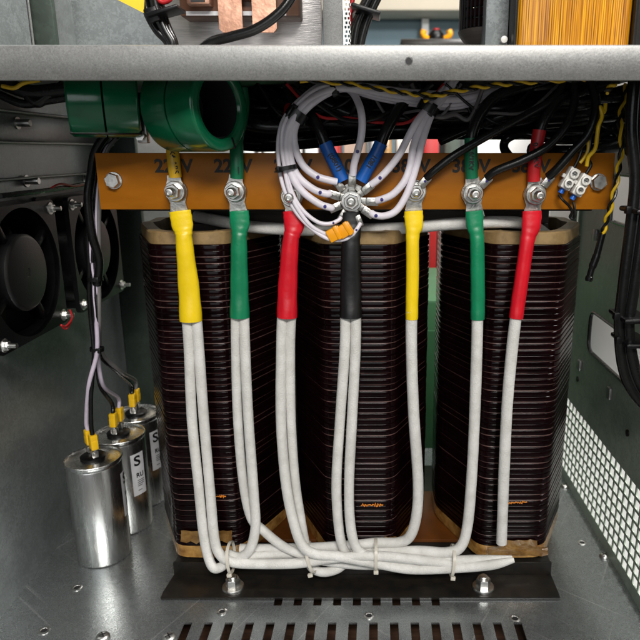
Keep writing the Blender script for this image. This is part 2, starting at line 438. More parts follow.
for (u, v) in ((103, 638), (169, 639)):
    b_ = (CV - v) / FPX; t = FZ / (-sp + b_ * cp); p = Vector(((u - CU) / FPX * t, (cp + b_ * sp) * t, FZ))
    part('screw', screw_bm(p, (0, 0, 1), .0062), ['bolt', 'hole_dark'], floor)
# left side panel with its ledge and screws
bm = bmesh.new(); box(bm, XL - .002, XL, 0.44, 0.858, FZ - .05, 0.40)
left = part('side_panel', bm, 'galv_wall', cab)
bm = bmesh.new()
box(bm, XL + .0002, XL + .014, 0.442, 0.852, 0.0075, 0.010, .0008)
box(bm, XL + .0002, XL + .0022, 0.442, 0.852, 0.010, 0.036, .0008)
box(bm, XL + .0002, XL + .011, 0.442, 0.852, 0.036, 0.0385, .0008)
part('ledge', bm, 'galv_wall', left)
bm = bmesh.new()
box(bm, XL + .0002, XL + .012, 0.442, 0.852, -0.0255, -0.0235, .0008)
box(bm, XL + .0002, XL + .0024, 0.442, 0.852, -0.050, -0.0255, .0008)
part('ledge', bm, 'galv_wall', left)
for (u, v) in ((17, 123), (26, 181), (84, 178)):
    q = PX(u, v, XL + .0022); bm = bmesh.new()
    lathe(bm, [(.006, 0), (.006, .0012), (.0035, .0012), (.0035, .012), (.003, .013), (0, .013)], q, (1, 0, 0), 14)
    part('stud', bm, 'bolt', left)
# rear left post, rear right post
bm = bmesh.new(); box(bm, XL + .0005, XL + .0405, 0.852, 0.862, FZ, 0.40, .001)
part('rear_post', bm, 'post', cab)
bm = bmesh.new(); box(bm, XR - .008, XR - .0005, 0.798, 0.806, FZ, 0.066, .001)
part('rear_post', bm, 'panel_green', cab)
# right inner side panel: mesh area and two rounded cut-outs
def rounded(pts, r, k=5):
    out = []
    n = len(pts)
    for i in range(n):
        p0, p1, p2 = Vector(pts[i - 1]), Vector(pts[i]), Vector(pts[(i + 1) % n])
        d0, d1 = (p0 - p1).normalized(), (p2 - p1).normalized()
        for j in range(k + 1):
            t = j / k; a, c = p1 + d0 * r, p1 + d1 * r
            q = a * (1 - t) ** 2 + p1 * 2 * t * (1 - t) + c * t * t
            out.append((q.x, q.y))
    return out
cut1 = rounded([(0.50, -0.226), (0.724, -0.226), (0.724, -0.178), (0.50, -0.178)], 0.014)
cut2 = rounded([(0.50, -0.0715), (0.690, -0.0715), (0.690, -0.022), (0.50, -0.022)], 0.008)
holes = [cut1, cut2]
for i in range(23):
    for j in range(8):
        y, z = 0.784 - i * .0136, -0.3105 - j * 0.0124
        if y > .447: holes.append([(y - .0108, z - .0094), (y, z - .0094), (y, z), (y - .0108, z)])
me = sheet('side_panel', [(0.44, FZ), (0.7975, FZ), (0.7975, 0.066), (0.44, 0.066)], holes, 0.0012, 'YZ', XR)
right = part('side_panel', me, 'panel_green', cab, 'dark green inner panel with a square-hole grille and rounded cut-outs')
for c in (cut1, cut2):
    bm = bmesh.new(); q = [Vector((XR + .001, y, z)) for y, z in c]; q.append(q[0])
    sweep(bm, q, .0022, 8, cap=False); part('edge_trim', bm, 'black_rubber', right)
for (u, v) in ((581, 365), (611, 393), (597, 235), (629, 257)):
    q = PX(u, v, XR); bm = bmesh.new()                  # small pressed tab
    obox(bm, q + Vector((-.002, 0, 0)), Vector((1, 0, 0)), Vector((0, 1, 0)), Vector((0, 0, 1)), .0018, .005, .0065, .0012)
    part('pressed_tab', bm, 'galv_lip', right)
for (u, v) in ((578, 379), (628, 433), (593, 261)):
    q = PX(u, v, XR); bm = bmesh.new(); lathe(bm, [(.0035, 0), (.0035, .0015), (0, .002)], q, (-1, 0, 0), 14)
    part('rivet', bm, 'black_steel', right)
for (u, v) in ((566, 472), (606, 541)):
    q = PX(u, v, XR - .005); q.z = FZ
    part('screw', screw_bm(q, (0, 0, 1), .0055), ['bolt', 'hole_dark'], floor)
# shelf: plate with a folded-down front lip
SY = 0.46
bm = bmesh.new()
zl0, zl1 = P(376, 80.5, SY).z, P(376, 44.5, SY).z
box(bm, XL, XR, SY, SY + .0022, zl0, zl1 - .002, .0)
box(bm, XL, XR, SY + .0022, 0.852, zl1 - .0042, zl1 - .002)
bmesh.ops.remove_doubles(bm, verts=bm.verts, dist=1e-6)
bm2 = bmesh.new()
prof = [(SY + .0024, zl0), (SY + .0004, zl0 + .0002), (SY, zl0 + .0008), (SY, zl1 - .0022), (SY + .0005, zl1 - .0007), (SY + .002, zl1), (SY + .39, zl1),
        (SY + .39, zl1 - .002), (SY + .0034, zl1 - .002), (SY + .0024, zl1 - .003)]
bm.free(); bm = bm2
va = [bm.verts.new((XL + .0005, y, z)) for y, z in prof]; vb = [bm.verts.new((XR - .0005, y, z)) for y, z in prof]
for i in range(len(prof)): bm.faces.new((va[i], va[(i + 1) % len(prof)], vb[(i + 1) % len(prof)], vb[i]))
bm.faces.new(va); bm.faces.new(vb[::-1])
shelf = part('shelf', bm, 'galv_lip', cab, 'grey zinc shelf with a folded front lip')
bm = bmesh.new(); q = P(409, 61, SY - .0003)
lathe(bm, [(.0027, 0), (.0024, -.0002), (.0021, .0002)], q, (0, -1, 0), 20, mi=0)
lathe(bm, [(.0022, .0001), (0, .0001)], q, (0, -1, 0), 20, mi=1)
part('punched_hole', bm, ['galv_lip', 'hole_dark'], shelf)

# ------------------------------------------------------------------ transformer
CX = (-0.1695, -0.016, 0.1375); CY = 0.675
ZT, ZB = -0.0795, -0.3875
tr = thing('transformer', 'large three-coil transformer with dark enamelled windings on a black bracket', 'transformer', (-.016, CY, FZ))
def coil_outline(hw, hf, hd, cd, r, n_arc=4, n_edge=5):
    pts = [(-hf, -hd), (hf, -hd), (hw, -hd + cd), (hw, hd - cd), (hf, hd), (-hf, hd), (-hw, hd - cd), (-hw, -hd + cd)]
    out = []
    for i in range(8):
        p0, p1, p2 = Vector(pts[i - 1]), Vector(pts[i]), Vector(pts[(i + 1) % 8])
        d0, d1 = (p0 - p1).normalized(), (p2 - p1).normalized()
        a, c = p1 + d0 * r, p1 + d1 * r
        for j in range(n_arc + 1):
            t = j / n_arc; out.append(a * (1 - t) ** 2 + p1 * 2 * t * (1 - t) + c * t * t)
        nx = p2 + (p1 - p2).normalized() * r
        for j in range(1, n_edge): out.append(c.lerp(nx, j / n_edge))
    return out
def normals2(pl):
    n = len(pl); res = []
    for i in range(n):
        d = (pl[(i + 1) % n] - pl[i - 1]).normalized(); res.append(Vector((d.y, -d.x)))
    return res
def coil_mesh():
    pl = coil_outline(0.0712, 0.033, 0.105, 0.078, 0.011); nn = normals2(pl); n = len(pl)
    bm = bmesh.new(); rnd = random.Random(3)
    turns = 53; pitch = (ZT - ZB) / turns
    prof = [(0.0, -.0012), (.06, -.0011), (.085, -.0005), (.115, -.00018), (.15, -.00004), (.18, 0.0), (.21, 0.0), (.79, 0.0), (.85, -.00016), (.90, -.0005), (.94, -.0011)]
    prev = None
    for k in range(turns):
        jo = rnd.uniform(-.0001, .0002); tz = rnd.uniform(-.0005, .0005); ph = rnd.uniform(0, 6.28)
        for h, o in prof:
            ring = []
            for i, (p, q) in enumerate(zip(pl, nn)):
                th = 2 * math.pi * i / n
                oo = o + jo + .00022 * math.sin(2 * th + ph) - .0003
                zz = ZB + (k + h) * pitch + .0004 * math.sin(th + ph) + (tz if .2 < h < .95 else tz * .6)
                ring.append(bm.verts.new((p.x + q.x * oo, p.y + q.y * oo, zz)))
            if prev:
                gap = h in (0.0, .06)
                for i in range(n):
                    f = bm.faces.new((prev[i], prev[(i + 1) % n], ring[(i + 1) % n], ring[i])); f.material_index = 1 if gap else 0
            prev = ring
    bm.faces.new(prev)
    me = to_mesh('winding', bm, True, 80); setmats(me, ['enamel', 'gap_glint']); return me
def ring_mesh(z0, z1, inset, wall, nm, taper=0.0):
    pl = coil_outline(0.0712 - inset, 0.033 - inset * .4, 0.105 - inset, 0.078, 0.010); nn = normals2(pl); n = len(pl); bm = bmesh.new()
    rings = []
    for o, z in ((taper, z0), (0, z0 + .0008), (0, z1 - .0012), (-.0012, z1), (-wall, z1), (-wall, z0)):
        rings.append([bm.verts.new((p.x + q.x * o, p.y + q.y * o, z + .0006 * math.sin(i * .7))) for i, (p, q) in enumerate(zip(pl, nn))])
    for A, B in zip(rings, rings[1:] + rings[:1]):
        for i in range(n): bm.faces.new((A[i], A[(i + 1) % n], B[(i + 1) % n], B[i]))
    return to_mesh(nm, bm, True, 40)
wme = coil_mesh(); tme = ring_mesh(ZT - .002, ZT + .0105, .0022, .012, 'top_frame')
bme = ring_mesh(ZB - .0135, ZB + .0005, .0008, .02, 'bottom_frame', -.005); setmats(tme, 'frame_paper'); setmats(bme, 'frame_tape')
coils = []
off0 = wloc(tr)
for cx in CX:
    def inst(nm, me, par, lab=None):
        o = bpy.data.objects.new(nm, me); o.parent = par
        o.location = (Vector((cx, CY, 0)) - off0) if par is tr else (0, 0, 0)
        COL.objects.link(o); return tag(o, lab)
    c_ = inst('coil', wme, tr); coils.append(c_)
    inst('top_frame', tme, c_); inst('bottom_frame', bme, c_)
# squiggled orange marks low on each coil, and wrinkled tape flap on the outer ones
def squig(u0, u1, v, Y, amp, seed):
    rnd = random.Random(seed); bm = bmesh.new(); n = 26
    pts = [P(u0 + (u1 - u0) * i / n, v + amp * math.sin(i * 2.1 + .5 * math.sin(i * .8)) * rnd.uniform(.25, 1) * (.55 + .45 * math.cos(i * .33)) + rnd.uniform(-.5, .5) - .03 * i, Y) for i in range(n + 1)]
    sweep(bm, pts, [(.0006, .00035)] * (n + 1), 6, ref=(0, 1, 0)); return bm
for c_, a in zip(coils, ((208, 226, 497, 2.0, 1), (361, 383, 505.5, 2.6, 2), (508, 527, 503, 1.6, 5))):
    part('scribbled_mark', squig(a[0], a[1], a[2], CY - .1052, a[3], a[4]), 'scribble', c_)
def flap(u0, u1, v0, v1, Y, seed):
    rnd = random.Random(seed); bm = bmesh.new(); nx, ny = 10, 5; g = []
    for j in range(ny + 1):
        g.append([bm.verts.new(P(u0 + (u1 - u0) * i / nx + rnd.uniform(-.5, .5), v0 + (v1 - v0) * j / ny + rnd.uniform(-.7, .7), Y - rnd.uniform(0, .0016) )) for i in range(nx + 1)])
    for x in g[-1]: x.co.z += rnd.uniform(-.0022, .0012); x.co.y -= rnd.uniform(0, .0012)
    for j in range(ny):
        for i in range(nx): bm.faces.new((g[j][i], g[j][i + 1], g[j + 1][i + 1], g[j + 1][i]))
    r = bmesh.ops.solidify(bm, geom=bm.faces[:], thickness=.0005); return bm
part('tape_flap', flap(505, 537, 540, 552, CY - .1065, 3), 'frame_tape', coils[2])
part('tape_flap', flap(488, 548, 547, 555, CY - .1068, 8), 'frame_tape', coils[2])
part('tape_flap', flap(181, 232, 531, 541, CY - .1065, 4), 'frame_tape', coils[0])
part('tape_flap', flap(384, 404, 537, 543, CY - .1065, 6), 'frame_tape', coils[1])
bm = bmesh.new(); box(bm, -0.0965, -0.089, .70, .745, ZB - .01, ZT + .008, .0005); part('coil_gap_shade', bm, 'hole_dark', tr)  # dark plate added so the gap between these coils stays black
# core: three legs with yokes above and below
bm = bmesh.new()
for cx in CX: box(bm, cx - .03, cx + .03, CY - .05, CY + .05, -0.405, ZT + .012)
box(bm, CX[0] - .03, CX[2] + .03, CY - .05, CY + .05, ZT + .0125, ZT + .068, .001)
part('core', bm, 'core_steel', tr)
bm = bmesh.new(); box(bm, -0.150, 0.118, .604, .705, -0.4055, -0.4015, .0008)
part('insulation_board', bm, 'ins_board', tr, 'orange insulation board under the coils')
bm = bmesh.new()                                         # L bracket: flange, fold, web with tapered flange ends
t2 = .003; yf0, yf1 = .531, .5665
xa, xb = (P(160, 595, yf0).x, P(560, 604, yf0).x); xc, xd = (P(173, 565, yf1).x, P(551, 575, yf1).x)
for z0, z1, poly in ((FZ, FZ + t2, [(xa, yf0), (xb, yf0), (xb, yf0 + .008), (xd, yf1), (xc, yf1), (xa, yf0 + .008)]),):
    lo_ = [bm.verts.new((x, y, z0 + .0002)) for x, y in poly]; hi_ = [bm.verts.new((x, y, z1)) for x, y in poly]
    n = len(poly)
    for i in range(n): bm.faces.new((lo_[i], lo_[(i + 1) % n], hi_[(i + 1) % n], hi_[i]))
    bm.faces.new(lo_[::-1]); bm.faces.new(hi_)
bmesh.ops.bevel(bm, geom=bm.edges[:], offset=.0006, segments=2, affect='EDGES')
box(bm, xc, xd, yf1 - .0002, yf1 + .003, FZ + .0004, -0.4035, .0008)
box(bm, xc, xd, yf1 + .0028, .78, -0.409, -0.4058, .0008)
box(bm, xc, xd, .777, .780, FZ + .0004, -0.4092, .0008)
br = part('base_bracket', bm, 'black_steel', tr)
for (u, v) in ((233, 583), (483, 588)):
    q = P(u, v, .546); q.z = FZ + t2; bm = bmesh.new()
    hexbolt(bm, q, (0, 0, 1), .0072, .0105, washer=1.5)
    lathe(bm, [(.0042, .010), (.0042, .0125), (.0036, .0132), (0, .0132)], q, (0, 0, 1), 16)
    part('bolt', bm, 'bolt', br)
# top clamp angle that carries the terminal board
bm = bmesh.new()
box(bm, CX[0] - .06, CX[2] + .06, .5905, .594, -0.052, -0.008, .0008); box(bm, CX[0] - .06, CX[2] + .06, .594, CY - .051, -0.0115, -0.008, .0008)
for x in (P(113, 180, .575).x, P(598, 182, .575).x): box(bm, x - .012, x + .012, .5705, .5903, -0.04, -0.012, .0008)
part('top_clamp', bm, 'black_steel', tr)

# ------------------------------------------------------------------ terminal board with studs and markings
BY = 0.564
pts4 = [P(95.5, 153, BY), P(617.5, 153, BY), P(608.5, 210, BY), P(99.5, 209.5, BY)]
bx0, bx1 = (pts4[0].x + pts4[3].x) / 2, (pts4[1].x + pts4[2].x) / 2; bz1, bz0 = pts4[0].z, pts4[3].z
tb = thing('terminal_board', 'amber-brown terminal board with seven bolted studs and printed voltages', 'terminal board', ((bx0 + bx1) / 2, BY, bz0))
bm = bmesh.new(); box(bm, bx0, bx1, BY, BY + .0062, bz0, bz1, .0005)
part('panel', bm, 'board', tb)
for txt, u in (('220V', 173.5), ('220V', 233), ('220V', 293), ('0', 349), ('380V', 411), ('380V', 471), ('380V', 531)):
    q = P(u, 166.5, BY - .00035)
    part('voltage_marking', text_mesh(txt, .0155, FRONT(q), .00015, .0004), 'ink', tb, smooth=False)
STUD = [(177, 191), (236, 191), (292, 196), (352, 200), (415, 191), (472, 193), (534, 194)]
# stacking: panel -> lower lug -> upper lugs -> washer -> nut -> thread end
for i, (u, v) in enumerate(STUD):
    q = P(u, v, BY - .0005); star = i == 3
    yo = .0125 if star else .0066; ye = yo + (.0112 if star else .0165)
    bm = bmesh.new()
    lathe(bm, [(.0036, 0), (.0036, ye - .0012), (.003, ye - .0002), (.0018, ye), (.0015, ye - .001), (0, ye - .001)], q, (0, -1, 0), 18)
    for k in range(3 if star else 8):                    # thread ridges
        lathe(bm, [(.0036, yo + .0080 + k * .0009), (.0039, yo + .0085 + k * .0009), (.0036, yo + .0089 + k * .0009)], q, (0, -1, 0), 18)
    st = part('terminal_stud', bm, 'bolt', tb)
    bm = bmesh.new(); lathe(bm, [(.0037, yo), (.0086, yo), (.0086, yo + .0012), (.0082, yo + .0016), (.0037, yo + .0016)], q, (0, -1, 0), 28)
    lathe(bm, [(.0037, yo + .0016), (.0069, yo + .0016), (.0069, yo + .003), (.0037, yo + .0032)], q, (0, -1, 0), 24)
    part('washer', bm, 'bolt', st)
    bm = bmesh.new(); lathe(bm, [(.0036, yo + .0032), (.0063, yo + .0032), (.0066, yo + .0038), (.0066, yo + .0078), (.006, yo + .0086), (.0036, yo + .0086)], q, (0, -1, 0), 6, ref=(random.uniform(-1, 1), 0, 1))
    part('nut', bm, 'bolt', st)
for (u, v) in ((114, 180.5), (598, 182)):
    q = P(u, v, BY - .0002); bm = bmesh.new(); hexbolt(bm, q, (0, -1, 0), .0066, .0062, washer=1.12, ref=(.3, 0, 1))
    part('mounting_bolt', bm, 'bolt', tb)

# ------------------------------------------------------------------ lugs
def annulus(bm, c, axis, r0, r1, h, n=28):
    lathe(bm, [(r0, 0), (r1 * .97, 0), (r1, h * .2), (r1, h * .8), (r1 * .97, h), (r0, h), (r0, 0)], c, axis, n)
def lug_bm(c, d, r1, y, reach, w, th=.0022):
    """ring terminal lying in the board plane: c stud centre, d direction of its tongue"""
    bm = bmesh.new(); n = Vector((0, -1, 0)); d = Vector((d[0], 0, d[1])).normalized(); s = d.cross(n).normalized()
    o = Vector((c.x, y, c.z)); annulus(bm, o, (0, -1, 0), .0041, r1, th)
    pts = []
    k0, k1 = r1 * .55, reach
    for l, hw in ((k0, r1 * .82), (r1 * 1.0, r1 * .66), (k1, w)):
        pts.append((l, hw))
    lo_, hi_ = [], []
    for yy, arr in ((th * .05, lo_), (th * .93, hi_)):
        for l, hw in pts: arr.append((bm.verts.new(o + d * l + s * hw + n * yy), bm.verts.new(o + d * l - s * hw + n * yy)))
    for arr in (lo_, hi_):
        for A, B in zip(arr, arr[1:]): bm.faces.new((A[0], B[0], B[1], A[1]))
    for i in (0, 1):
        for k in range(len(pts) - 1): bm.faces.new((lo_[k][i], lo_[k + 1][i], hi_[k + 1][i], hi_[k][i]))
    bm.faces.new((lo_[0][0], lo_[0][1], hi_[0][1], hi_[0][0])); bm.faces.new((lo_[-1][0], lo_[-1][1], hi_[-1][1], hi_[-1][0]))
    return bm

# ------------------------------------------------------------------ power cables going down from the board
def hs_profile(pxs, Y0=.5555, Y1=.5515):
    """(u,v,halfwidth px, flatness) rows -> swept shrink sleeve"""
    c = [P(u, v, Y0 + (Y1 - Y0) * i / (len(pxs) - 1)) for i, (u, v, h, f) in enumerate(pxs)]
    pts = cr(c, 6); hw = [h for _, _, h, _ in pxs]; fl = [f for *_, f in pxs]; rad = []
    for i in range(len(pts)):
        t = min(i / 6, len(pxs) - 1.0001); k = int(t); fr = t - k
        fr = fr * fr * (3 - 2 * fr)
        h = hw[k] * (1 - fr) + hw[k + 1] * fr; f = fl[k] * (1 - fr) + fl[k + 1] * fr
        wv = 1 + .012 * math.sin(i * 1.3)
        r = h * (pts[i].y / 1.0) / 640 * 1.0
        rad.append((r * wv, r * f * wv))
    return pts, rad
def strand(bm, px, Ys, r):
    p = cr(path(px, Ys), 8); n = len(p)
    rnd = random.Random(int(px[0][0])); ph = rnd.uniform(0, 6)
    te = lambda i: 1 - .5 * max(0, (i - n + 9) / 8) ** 1.5 if px[-1][0] > 505 else 1
    sweep(bm, p, [(r * te(i) * (1 + .012 * math.sin(i * .37 + ph)), r * te(i) * (.96 + .012 * math.sin(i * .3))) for i in range(n)], 14)

def power_cable(i, key, label, hs, strands, name='power_cable', cu=None):
    u, v = STUD[i]; c = P(u, v, BY)
    root = thing(name, label, 'cable', P(hs[-1][0], 560, .548), 'heavy white cables hanging from the terminal board')
    r1 = .0098
    d = P(hs[0][0], hs[0][1], BY) - c
    part('cable_lug', lug_bm(c, (d.x, d.z), r1, BY - .0006, (hs[0][1] - v + 6) * .00088, .0086), 'tin', root)
    pts, rad = hs_profile(hs)
    bm = bmesh.new(); sweep(bm, pts, rad, 24, ref=(0, 1, 0), cap=False)
    # close the mouth at both ends with a folded-in rim
    bmesh.ops.holes_fill(bm, edges=[e for e in bm.edges if e.is_boundary])
    part('heat_shrink', bm, 'hs_' + key, root, ang=50)
    for px, Ys, r in strands:
        bm = bmesh.new(); strand(bm, px, Ys, r); part('conductor', bm, 'white_sleeve', root)
    return root
RC = .0050
power_cable(0, 'yellow', 'leftmost white cable pair with yellow heat shrink, hanging from the leftmost board stud',
    [(180, 211, 10.8, .45), (181, 217, 11, .42), (182.5, 226, 10.8, .45), (183.5, 232, 9, .6), (183.8, 237, 8.1, .8), (185, 250, 8.8, .75), (189, 290, 10.8, .6), (191, 320.5, 11.7, .9)],
    [([(186.6, 314), (189, 350), (192, 420), (198, 480), (203, 530), (208, 556), (213.5, 567.5), (221, 567), (230, 560), (250, 556), (290, 553.5), (310, 552.5)], [.5515, .551, .551, .550, .5485, .5455, .5435, .544, .547, .552, .555, .556], .0047),
     ([(196.3, 314), (199, 350), (204, 420), (210, 490), (214, 535), (219, 553), (232, 562), (260, 564), (300, 563), (335, 558), (376, 556), (420, 560), (452, 564)], [.5515, .552, .553, .552, .549, .546, .543, .5425, .5415, .542, .5425, .544, .545], .0048)])
power_cable(1, 'green', 'white cable pair with green heat shrink, hanging from the second stud from the left',
    [(239, 211, 9.6, .45), (239.5, 217, 9.9, .42), (239.7, 224, 9.9, .45), (239.3, 232, 8, .65), (239, 238, 7.7, .8), (239, 250, 8.3, .75), (239.4, 290, 9.2, .7), (239.8, 317, 10.2, .95)],
    [([(235.8, 311), (236, 350), (238, 420), (243, 480), (251, 517), (264, 531), (281, 545), (297, 553), (320, 560), (360, 565), (410, 564), (456, 562)], [.5515, .5535, .556, .555, .554, .554, .553, .551, .5505, .551, .5525, .5535], .0046),
     ([(243.8, 311), (245, 350), (248.5, 420), (253.5, 490), (255.5, 525), (250.5, 548), (240, 557), (226, 553.5)], [.5515, .551, .551, .5505, .549, .547, .548, .552], .0048)])
power_cable(2, 'red', 'white cable pair with red heat shrink, left of the black-sleeved cable',
    [(293.5, 211, 10.5, .45), (294, 217, 10.6, .42), (294, 226, 10, .5), (292.5, 233, 8.3, .7), (291, 239, 8, .8), (289.5, 255, 8.8, .75), (287.5, 290, 9.9, .65), (287, 317, 10.7, .95)],
    [([(282.5, 311), (281.5, 350), (281, 420), (285.5, 480), (293, 520), (302, 545), (315, 554), (335, 556), (375, 563), (410, 569), (452, 568), (490, 565), (514, 560)], [.5515, .552, .5515, .549, .547, .544, .5405, .541, .5425, .5425, .543, .543, .544], .0049),
     ([(291.5, 311), (290, 350), (291, 420), (295, 480), (301, 520), (306, 547), (311, 566), (322, 572), (337, 569), (350, 559)], [.5515, .5545, .556, .556, .556, .556, .552, .5495, .551, .5585], .0046)])
power_cable(3, 'black', 'white cable pair with black heat shrink, hanging from the star-shaped neutral point',
    [(350.5, 212, 9, .45), (351, 222, 9.6, .45), (351.5, 230, 9.6, .5), (351, 240, 9.2, .7), (350.8, 255, 9.9, .7), (350.7, 290, 10.8, .6), (350.7, 317, 11.3, .9)],
    [([(345.5, 311), (344.8, 350), (340, 420), (336.5, 480), (338, 520), (342, 545), (349, 556), (358, 561)], [.5515, .5515, .551, .550, .550, .5505, .5525, .556], .0048),
     ([(355.8, 311), (355.5, 350), (352, 420), (349.2, 480), (350, 520), (355, 545), (366, 555), (390, 558), (430, 561), (470, 560), (512, 558)], [.5515, .551, .550, .549, .548, .546, .5445, .545, .547, .548, .550], .0048)])
power_cable(4, 'yellow', 'white cable with yellow heat shrink, right of the star-shaped neutral point',
    [(413.5, 211, 9.2, .45), (413.8, 217, 9.4, .42), (414, 226, 9, .5), (412.8, 234, 7, .7), (412.5, 245, 6.6, .85), (412.6, 270, 6.6, .85), (412, 300, 6.5, .85), (411.8, 319, 6.5, 1.0)],
    [([(411.5, 311), (411.5, 350), (413.5, 410), (418, 480), (416.5, 515), (410, 536), (398, 542.5), (376, 543), (345, 546), (310, 548), (270, 549), (240, 549)], [.5515, .5515, .552, .5525, .553, .554, .556, .5565, .5575, .558, .558, .558], .0052)])
power_cable(5, 'green', 'white cable with green heat shrink, hanging from the second stud from the right',
    [(474, 211, 8.6, .45), (474.5, 217, 8.8, .42), (475, 226, 8.4, .5), (476.5, 234, 7.2, .7), (477.3, 245, 7.2, .85), (477.6, 270, 7.3, .85), (477.8, 300, 7.4, .85), (477.6, 319, 7.4, 1.0)],
    [([(477.6, 311), (476.8, 350), (474.5, 420), (471.5, 480), (467.5, 525), (461, 546), (447, 552.5), (420, 551), (390, 552), (350, 551), (320, 549)], [.5515, .5515, .552, .552, .551, .550, .5495, .5515, .5535, .5565, .5575], .0052)])
power_cable(6, 'red', 'rightmost white cable with red heat shrink, hanging from the rightmost board stud',
    [(532, 211, 9.4, .45), (532, 217, 9.6, .42), (531, 227, 9.4, .5), (528.5, 236, 7.6, .7), (526.5, 246, 7.2, .85), (523, 270, 7.3, .85), (518.5, 300, 7.4, .85), (516, 318, 7.4, 1.0)],
    [([(516.6, 311), (512.5, 345), (507.5, 400), (504.5, 460), (502.5, 515), (501.5, 543)], [.5515, .5515, .552, .5525, .5535, .5545], .0053)])
# horizontal grey cable behind, over the coil tops
bm = bmesh.new(); pts = cr(path([(196, 216), (225, 222), (260, 227.5), (320, 230), (400, 228), (450, 224), (500, 222), (530, 225), (548, 236)], [.62, .606, .598, .594, .59, .586, .588, .6, .62]), 8)
sweep(bm, pts, .0056, 14)
single('bridging_cable', bm, 'white_sleeve', 'thick white cable lying across the coil tops behind the coloured sleeves', 'cable')
# nylon ties round the bottom bundle
def tie_loop(name, c, ru, rv, wid, m, label, group, up=(0, 0, 1), axis=(1, 0, 0), tail=True, ydep=None, cat='cable tie'):
    bm = bmesh.new(); ax = Vector(axis).normalized(); n = 26; th = .0006
    a = Vector((0, -1, 0)) - ax * ax.dot(Vector((0, -1, 0))); a.normalize(); b = ax.cross(a)
    R_ = []
    for k in range(n):
        t = 2 * math.pi * k / n; e = abs(math.cos(t)) ** .8 * (1 if math.cos(t) > 0 else -1); s_ = abs(math.sin(t)) ** .8 * (1 if math.sin(t) > 0 else -1)
        base = c + a * (ru * e) + b * (rv * s_); nn_ = (a * e + b * s_).normalized()
        R_.append([bm.verts.new(base + ax * (sx * wid / 2) + nn_ * (o * th)) for sx, o in ((-1, 0), (1, 0), (1, 1), (-1, 1))])
    for k in range(n):
        A, B = R_[k], R_[(k + 1) % n]
        for j in range(4): bm.faces.new((A[j], A[(j + 1) % 4], B[(j + 1) % 4], B[j]))
    if tail == 'down':
        obox(bm, c + a * (ru * .75) - Vector((0, 0, rv * .95)), ax, a, ax.cross(a), wid * .8, .0016, .0017, .0004)
    elif tail:
        obox(bm, c + (a * .8 + b * .6) * ru * .95, ax, a, b, wid * .75, .0016, .0024, .0004)
    return single(name, bm, m, label, cat, group)
for (u, v, tl, lab) in ((231, 557, .1, 'leftmost white nylon tie on the bottom cable bundle, above a chrome bolt'),
                    (311, 557, .3, 'white nylon tie on the bundle under the red-sleeved left pair'),
                    (376, 554, 0, 'white nylon tie on the bundle right of the black-sleeved pair'),
                    (452, 560, -.1, 'rightmost white nylon tie on the bottom cable bundle')):
    tie_loop('cable_tie', P(u, v, .5500), .0142, .0136, .0029, 'tie_white', lab, 'white ties round the bottom bundle', axis=(1, 0, tl), tail='down')

# ------------------------------------------------------------------ leads rising from the studs
def lead(name, px, Ys, r, m, label, cat='lead', lug=None, group=None, cap_r=None, marks=(), upper=None):
    root = thing(name, label, cat, path(px, Ys)[0], group)
    if lug is not None:
        i, reach, w, y = lug; c = P(*STUD[i], BY); p0 = P(px[0][0], px[0][1], BY)
        part('ring_lug', lug_bm(c, (p0.x - c.x, p0.z - c.z), .0092, y, reach, w, .002), 'tin', root)
    bm = bmesh.new(); p = cr(path(px, Ys), 8); sweep(bm, p, r, 14); part('insulation', bm, m, root)
    return root
def lead_text(root, txt, u, v, Y, rot, size):
    m4 = FRONT(P(u, v, Y)) @ Matrix.Rotation(rot, 4, 'Z')
    part('printing', text_mesh(txt, size, m4, .00012, .0001), 'ink', root, smooth=False)
LY = BY - .0032
r_ = lead('yellow_lead', [(175.5, 177), (174, 165), (172.5, 150), (171, 135), (170, 112)], [.559, .558, .560, .566, .58], .0054, 'lead_yellow',
     'yellow lead rising from the leftmost board stud', lug=(0, .0135, .0056, LY))
lead_text(r_, 'SGX4-ARS', 172.8, 157, .5535, R(-83), .0062)
r_ = lead('green_lead', [(237, 178), (237, 165), (236.5, 150), (237, 136), (241, 120), (243, 103), (241, 88)], [.559, .558, .560, .566, .572, .575, .575], .0058, 'lead_green',
     'green lead rising from the second left stud through the green ring', lug=(1, .0135, .0058, LY))
lead_text(r_, '1', 238.4, 170.5, .5511, 0, .0075)
r_ = lead('red_lead', [(289.5, 182), (288, 165), (287, 150), (287, 132), (290, 108)], [.559, .561, .565, .575, .60], .0052, 'lead_red',
     'red lead rising behind the white wires, third stud from the left', lug=(2, .0125, .0056, LY))
r_ = lead('green_lead', [(471.5, 178), (471, 165), (471, 150), (471, 138)], [.559, .558, .558, .558], .0056, 'lead_green',
     'short green sleeve above the second stud from the right', lug=(5, .0135, .0058, LY))
lead_text(r_, '0.6/1KV', 471.5, 158, .5516, R(-90), .0058)
bm = bmesh.new(); sweep(bm, cr(path([(471, 141), (473, 130), (481, 113), (497, 96), (530, 84), (570, 74)], [.558, .559, .562, .568, .58, .60]), 8), .0048, 12); part('core_cable', bm, 'black_rubber', r_)
r_ = lead('red_lead', [(533.5, 181), (534, 168), (536, 150), (539.5, 130)], [.559, .558, .557, .557], .0056, 'lead_red',
     'red lead rising from the rightmost stud under black cables', lug=(6, .0135, .0058, LY))
lead_text(r_, '0.6/1KV', 536, 155, .5506, R(-82), .0062)
bm = bmesh.new(); sweep(bm, cr(path([(539, 133), (545, 118), (558, 101), (578, 92), (610, 84)], [.557, .558, .562, .57, .58]), 8), .0046, 12); part('core_cable', bm, 'black_rubber', r_)
